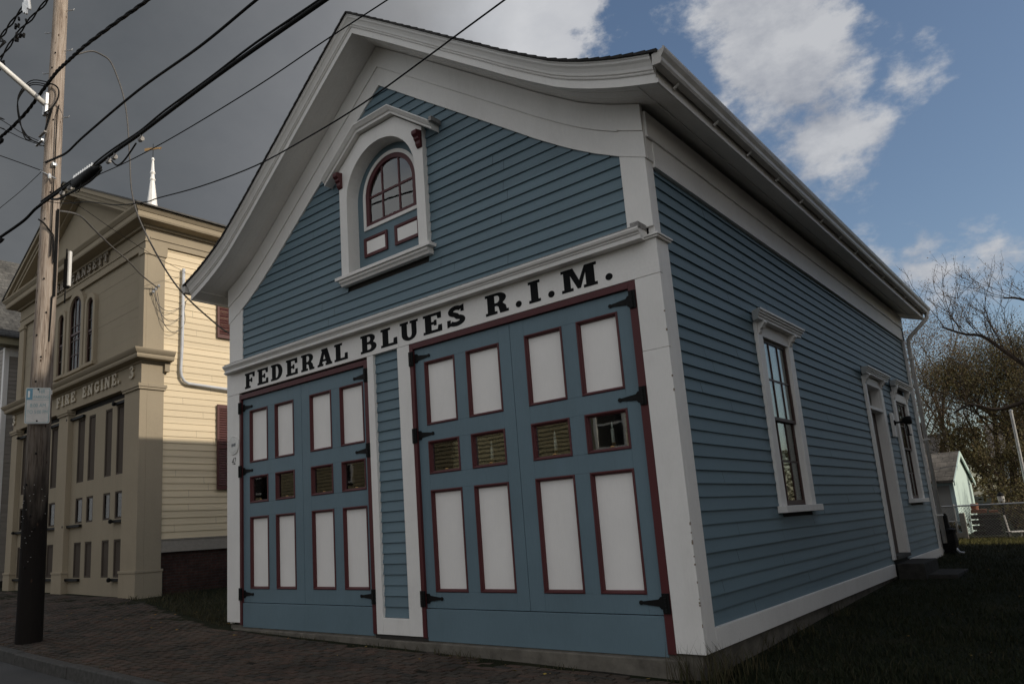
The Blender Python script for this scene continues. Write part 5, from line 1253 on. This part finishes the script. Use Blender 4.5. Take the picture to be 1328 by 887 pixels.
M_junk = plain('dark rotten wood', (.050, .042, .036), .9, 0, .4, 6, .4)
ct = empty('crate_stack', (8.38, 17.75, .1), .1, 'dark stack of old wooden crates behind the fence right of the shed', 'crates')
m = MB()
for k in range(5): m.box(-.32, .32, -.28, .28, k * .145, k * .145 + .10)
m.build('lower_crate', M_junk, ct); MB().box(-.05, .28, -.30, -.28, .15, .55).build('slab_panel', M_stone, ct); m = MB(); m.box(-.30, .05, -.25, .2, .725, .82); m.box(.1, .3, -.2, .2, .725, .78); m.lathe([(.08, .82), (.10, .95), (.09, .98)], (-.2, 0, 0), 'z', 10); m.build('flower_pot', plain('terracotta', (.28, .12, .07), .8), ct)
ch = empty('broken_chair', (8.95, 17.6, .12), .5, 'broken white garden chair leaning by the fence', 'chair')
m = MB(); m.tube([(-.16, 0, .62), (-.08, .05, .05)], .022, 6); m.tube([(.18, .0, .2), (.16, .05, 0)], .02, 6); m.build('leg', M_white, ch); m = MB(); m.box(-.12, .30, -.15, .2, .17, .20); m.build('seat', M_white, ch, .01)
ll = empty('yard_lamp', (8.75, 18.3, .1), 0, 'small dark yard lamp with a white glass top behind the fence', 'lamp')
m = MB(); m.tube([(0, 0, 0), (0, 0, .95)], .03, 8); m.build('post', M_black, ll); m = MB(); m.lathe([(.05, .95), (.08, 1.0), (.08, 1.16), (.03, 1.22)], (0, 0, 0), 'z', 10); m.build('lamp_glass', plain('frosted glass', (.5, .5, .48), .4, 0, .05), ll); m = MB(); m.lathe([(.09, 1.14), (.09, 1.17), (.01, 1.25)], (0, 0, 0), 'z', 10); m.build('cap', M_black, ll)
mp = empty('metal_post', (9.27, 19.6, .15), 0, 'pale thin metal post standing at the right edge behind the fence', 'post')
m = MB(); m.tube([(0, 0, 0), (0, 0, 3.45)], .04, 10); m.build('shaft', M_galv, mp); m = MB(); m.lathe([(.05, 3.45), (.05, 3.48), (.0, 3.52)], (0, 0, 0), 'z', 10); m.build('cap', M_galv, mp)
# houses beyond
def far_house(name, label, x, y, w, d, hw_, hr, wallm, roofm, rz=0, chim=None, group='houses beyond the yard'):
    r_ = empty(name, (x, y, g(x, y)), rz, label, 'house', group)
    m = MB(); m.box(-w / 2, w / 2, 0, d, -.3, hw_); m.prism([(-.0, hw_), (d, hw_), (d / 2, hr)], -w / 2 + .01, w / 2 - .01, lambda p, t: (t, p[0], p[1])); m.build('wall', wallm, r_)
    m = MB()
    for s in (0, 1):
        y0 = -.4 if s == 0 else d + .4; m.prism([(y0, hw_ - .2), (d / 2, hr), (d / 2, hr + .12), (y0, hw_ - .06)], -w / 2 - .3, w / 2 + .3, lambda p, t: (t, p[0], p[1]))
    rf = m.build('roof', roofm, r_)
    if chim: m = MB(); cx, cz = chim; m.box(cx - .35, cx + .35, d / 2 - .3, d / 2 + .3, hr - .6, cz); m.box(cx - .42, cx + .42, d / 2 - .37, d / 2 + .37, cz - .15, cz); m.build('chimney', M_brick, rf)
    k = 0
    for zz in frange(1.4, hw_ - 1.7, 2.7) if hw_ > 4 else [1.2]:
        for xx in frange(-w / 2 + 1.4, w / 2 - 1.4, 2.2):
            m = MB(); m.box(xx - .55, xx + .55, -.05, .02, zz - .1, zz + 1.5); f = m.build('window', M_white, r_); MB().box(xx - .42, xx + .42, -.06, -.051, zz, zz + 1.38).build('pane', M_glass, f)
    return r_
M_roofg = plain('grey far roof', (.13, .12, .11), .9, 0, .2, 3, .2)
far_house('far_house', 'grey roofed house with a chimney beyond the shed', 2.6, 31.5, 5.2, 5, 2.1, 3.55, paint('far tan wall', (.34, .30, .24), .7), M_roofg, 0, (1.9, 4.25))
far_house('far_house', 'pale blue house glimpsed through the trees behind the yard', 9.9, 46, 7, 7, 3.0, 5.0, paint('far pale blue wall', (.48, .54, .56), .7), M_roofg, .1)
far_house('far_house', 'white house at the far right hidden behind the leafy tree', 16.5, 50, 8, 8, 4.2, 6.6, paint('far white wall', (.62, .60, .56), .7), M_roofg, -.1)

fw = MB(); rg = random.Random(77)
for i in range(26000):
    x = rg.uniform(-70, 60); y = 62 + rg.uniform(0, 14); top = 5.5 + 2.5 * mnoise.noise(Vector((x * .12, 0, 0))) + 1.5 * mnoise.noise(Vector((x * .5, y * .3, 4))); z = g(x, 34) + top * rg.random() ** .7
    a = Vector((rg.gauss(0, 1), rg.gauss(0, 1), rg.gauss(0, 1))).normalized(); b = a.orthogonal().normalized(); q = rg.uniform(.12, .32); p = Vector((x, y, z))
    fw.add([p - a * q, p + b * q * .6, p + a * q, p - b * q * .6], [(0, 1, 2, 3)])
o = fw.build('distant_wood', ML_olive); tag(o, 'distant line of brownish woods beyond the houses', 'woods', None, 'stuff')
# ---- out of frame: block added to shade the firehouse, house reflected in the glass
def block(name, label, x0, x1, y0, y1, h, mat, step=None):
    r_ = empty(name, ((x0 + x1) / 2, (y0 + y1) / 2, -1), 0, label, 'building'); hx, hy = (x1 - x0) / 2, (y1 - y0) / 2
    m = MB(); m.box(-hx, hx, -hy, hy, 0, h + 1)
    m.box(-hx - .25, hx + .25, -hy - .25, hy + .25, h + .6, h + 1.02)
    m.build('wall', mat, r_); z = 2.2
    while z < h - 2.2:
        m = MB()
        for yy in frange(-hy + 1.6, hy - 1.6, 2.8): m.box(-hx - .06, -hx + .02, yy - .55, yy + .55, z, z + 1.7)
        m.build('window_band', M_dark, r_); z += 3.1
    return r_
SUN_AZ = R(12.3); SUN_EL = math.atan(.475 * math.cos(SUN_AZ))     # the firehouse ridge shades the lower engine house
M_brickb = bricks('brown brick block', (.20, .11, .08), (.16, .09, .07), (.16, .15, .13), .21, .07, .01, ('Y', 'Z'), .9, .3)
block('shade_block', 'unseen brown brick block added at the right to shade the side wall and lawn', 16.6, 28, -1.6, 17.1, 12.9, M_brickb)
yh = empty('yellow_house', (-12, -15.5, -.4), 0, 'yellow clapboard house across the street', 'house')
M_yel = paint('yellow clapboard paint', (.40, .335, .20), .6, .05, (9, 9, 60), .1, (.16, 0))
m = MB(); m.box(-13, 13, -7.97, -.03, 0, 6.8); m.build('wall', M_dark, yh)
m = MB(); claps(m, lambda u, d, z: (u, -.02 + d, z), .5, 6.8, .16, lambda a, b: minus(-13, 13, [(x - .6, x + .6) for x in (-10.5, -3.5, 10.5)] if (1.1 < b and a < 2.9) or (4.0 < b and a < 5.8) else []), .045, .003, 4.0); m.build('siding', M_yel, yh)
for zz in (1.1, 4.0):
    for x in (-10.5, -3.5, 10.5):
        MB().box(x - .6, x + .6, -.06, -.04, zz, zz + 1.8).build('pane', plain('grey window blinds', (.16, .15, .13), .6, 0, .3, 3), yh)
        m = MB(); m.box(x - .62, x - .5, -.03, .03, zz, zz + 1.8); m.box(x + .5, x + .62, -.03, .03, zz, zz + 1.8); m.box(x - .5, x + .5, -.03, .03, zz + 1.68, zz + 1.8); m.box(x - .5, x + .5, -.03, .03, zz, zz + .08); m.box(x - .5, x + .5, -.03, .0, zz + .86, zz + .92); m.build('window', M_white, yh)
m = MB(); m.px([(.5, 6.75), (.5, 6.9), (-4, 9.6), (-8.5, 6.9), (-8.5, 6.75), (-4, 9.45)], -13.4, 13.4); m.build('roof', M_roofg, yh)

# ================================================================== SKY, SUN, CAMERA
w = bpy.data.worlds.new('World'); scene.world = w; w.use_nodes = True; nt = w.node_tree; nt.nodes.clear()
out = N(nt, 'ShaderNodeOutputWorld')
sky = N(nt, 'ShaderNodeTexSky', sky_type='NISHITA'); sky.sun_disc = False; sky.sun_elevation = SUN_EL; sky.sun_rotation = math.pi / 2 - SUN_AZ
sky.air_density = 1.0; sky.dust_density = 1.6; sky.ozone_density = 1.6
bg1 = N(nt, 'ShaderNodeBackground', Strength=SKY_STR if 'SKY_STR' in globals() else .115); L(nt, sky.outputs[0], bg1.inputs[0])
tc = N(nt, 'ShaderNodeTexCoord'); dirv = tc.outputs['Generated']
def M2(op, a, b=None, c=None, clamp=False):
    n = N(nt, 'ShaderNodeMath', operation=op, use_clamp=clamp)
    for i, v in enumerate((a, b, c)):
        if v is None: continue
        if isinstance(v, (int, float)): n.inputs[i].default_value = v
        else: L(nt, v, n.inputs[i])
    return n.outputs[0]
def smooth(v, a, b):
    n = N(nt, 'ShaderNodeMapRange', interpolation_type='SMOOTHSTEP'); L(nt, v, n.inputs['Value']); n.inputs['From Min'].default_value = a; n.inputs['From Max'].default_value = b; return n.outputs[0]
def dot(v):
    n = N(nt, 'ShaderNodeVectorMath', operation='DOT_PRODUCT'); L(nt, dirv, n.inputs[0]); v = Vector(v).normalized(); n.inputs[1].default_value = v; return n.outputs['Value']
def dist(v):
    n = N(nt, 'ShaderNodeVectorMath', operation='DISTANCE'); L(nt, dirv, n.inputs[0]); n.inputs[1].default_value = Vector(v).normalized(); return n.outputs['Value']
def noise(scale, detail, rough=.55, off=(0, 0, 0), dist_=0.0):
    mpn = N(nt, 'ShaderNodeMapping'); mpn.inputs['Location'].default_value = off; mpn.inputs['Scale'].default_value = (1, 1, 1.6); L(nt, dirv, mpn.inputs['Vector'])
    n = N(nt, 'ShaderNodeTexNoise', Scale=scale, Detail=detail, Roughness=rough, Distortion=dist_); L(nt, mpn.outputs[0], n.inputs['Vector']); return n.outputs['Fac']
sepd = N(nt, 'ShaderNodeSeparateXYZ'); L(nt, dirv, sepd.inputs[0])
az = M2('ARCTAN2', sepd.outputs['Y'], sepd.outputs['X'])          # radians
nA = noise(5.0, 10, .6, (1.3, .2, 4)); nB = noise(11.0, 9, .62, (7, 3, 1)); nC = noise(2.2, 6, .5, (2, 8, 5))
nf = M2('ADD', M2('MULTIPLY', M2('SUBTRACT', nA, .5), .55), M2('MULTIPLY', M2('SUBTRACT', nB, .5), .35))
nP = noise(8.0, 11, .62, (3.3, 1.2, 2), .0); nQ = noise(20.0, 9, .60, (5, 9, 2), .0)
nfp = M2('ADD', M2('MULTIPLY', M2('SUBTRACT', nP, .5), .17), M2('MULTIPLY', M2('SUBTRACT', nQ, .5), .12))
# storm mass on the left: everything beyond azimuth ~118 degrees
azn = M2('ADD', az, M2('ADD', M2('MULTIPLY', nf, .35), M2('MULTIPLY', nfp, .5)))
back = M2('LESS_THAN', sepd.outputs['Y'], -.05)
m_left = smooth(azn, R(115.0), R(117.0))
# scattered puffs on the right
PUFF = [((-.200, .806, .556), .064), ((-.196, .837, .510), .064), ((-.186, .863, .469), .062), ((-.178, .890, .420), .056), ((-.172, .906, .388), .036), ((-.098, .887, .45), .024), ((-.085, .865, .494), .012), ((-.07, .875, .478), .012), ((-.17, .95, .270), .032), ((-.11, .962, .252), .038), ((-.054, .969, .243), .036), ((.04, .97, .22), .05),
        ((.3, .75, .6), .16), ((.1, .6, .79), .14)]
pm = None
for c_, r_ in PUFF:
    v = M2('SUBTRACT', r_ * 1.5, dist(c_)); pm = v if pm is None else M2('MAXIMUM', pm, v)
m_puff = smooth(M2('ADD', pm, nfp), .004, .055)
m_back = smooth(M2('ADD', nC, M2('MULTIPLY', nf, .5)), .30, .55)
low = smooth(sepd.outputs['Z'], .0, .22)
mask = M2('MAXIMUM', M2('MULTIPLY', m_left, M2('SUBTRACT', 1.0, back)), M2('MULTIPLY', m_puff, .88))
mask = M2('MAXIMUM', mask, M2('MULTIPLY', back, m_back), clamp=True)
# cloud brightness: dark grey on the left, bright towards its sunlit right edge
r1 = ramp(nt, M2('DIVIDE', M2('ADD', az, M2('MULTIPLY', nf, .25)), math.pi), [(.62, (.54, .55, .58)), (.685, (.60, .61, .63)), (.705, (.44, .45, .47)), (.74, (.27, .276, .288)), (.79, (.175, .183, .196)), (.86, (.112, .121, .131)), (1.0, (.13, .136, .142))])
tone = ramp(nt, nP, [(.34, (.62, .64, .69)), (.60, (1.10, 1.09, 1.07))]).outputs[0]
tone2 = ramp(nt, nA, [(.30, (.86, .87, .89)), (.66, (1.12, 1.11, 1.10))]).outputs[0]
ccol = mix(nt, 1.0, r1.outputs[0], tone2, 'MULTIPLY')
white = mix(nt, 1.0, (.52, .53, .555), tone, 'MULTIPLY')
ccol = mix(nt, M2('MULTIPLY', m_left, M2('SUBTRACT', 1.0, back)), white, ccol)
ccol = mix(nt, back, ccol, mix(nt, 1.0, (.765, .765, .765), tone2, 'MULTIPLY'))
bg2 = N(nt, 'ShaderNodeBackground', Strength=1.0); L(nt, ccol, bg2.inputs[0])
mxs = N(nt, 'ShaderNodeMixShader'); L(nt, mask, mxs.inputs[0]); L(nt, bg1.outputs[0], mxs.inputs[1]); L(nt, bg2.outputs[0], mxs.inputs[2])
L(nt, mxs.outputs[0], out.inputs['Surface'])
sun = bpy.data.lights.new('sun', 'SUN'); sun.energy = 2.75; sun.angle = R(.53); sun.color = (1.0, .90, .76)
so = bpy.data.objects.new('sun', sun); COL.objects.link(so)
sd_ = Vector((math.cos(SUN_EL) * math.cos(SUN_AZ), math.cos(SUN_EL) * math.sin(SUN_AZ), math.sin(SUN_EL)))
so.rotation_euler = sd_.to_track_quat('Z', 'Y').to_euler(); so.location = (20, 0, 30)
cam = bpy.data.cameras.new('camera'); co = bpy.data.objects.new('camera', cam); COL.objects.link(co)
fx, cx0, cy0 = 959.629039780572, 593.84300504, 492.95037402
cam.sensor_width = 36; cam.sensor_fit = 'HORIZONTAL'; cam.lens = fx / 1328 * 36
cam.shift_x = (664 - cx0) / 1328; cam.shift_y = (cy0 - 443.5) / 1328
fwd = Vector((-.63780671, .74498435, .19545057)); rt = Vector((.75025208, .65832882, -.06103262)); dn = Vector((-.1741391, .10771018, -.97881259))
co.matrix_world = Matrix(((rt.x, -dn.x, -fwd.x, 11.07128555), (rt.y, -dn.y, -fwd.y, -6.85408171), (rt.z, -dn.z, -fwd.z, 1.28757955), (0, 0, 0, 1)))
cam.clip_start = .05; cam.clip_end = 2000
scene.camera = co
vs = scene.view_settings; vs.view_transform = 'Standard'; vs.look = 'None'; vs.exposure = 0; vs.gamma = 1; vs.use_curve_mapping = False
scene.cycles.max_bounces = 8; scene.cycles.transparent_max_bounces = 12
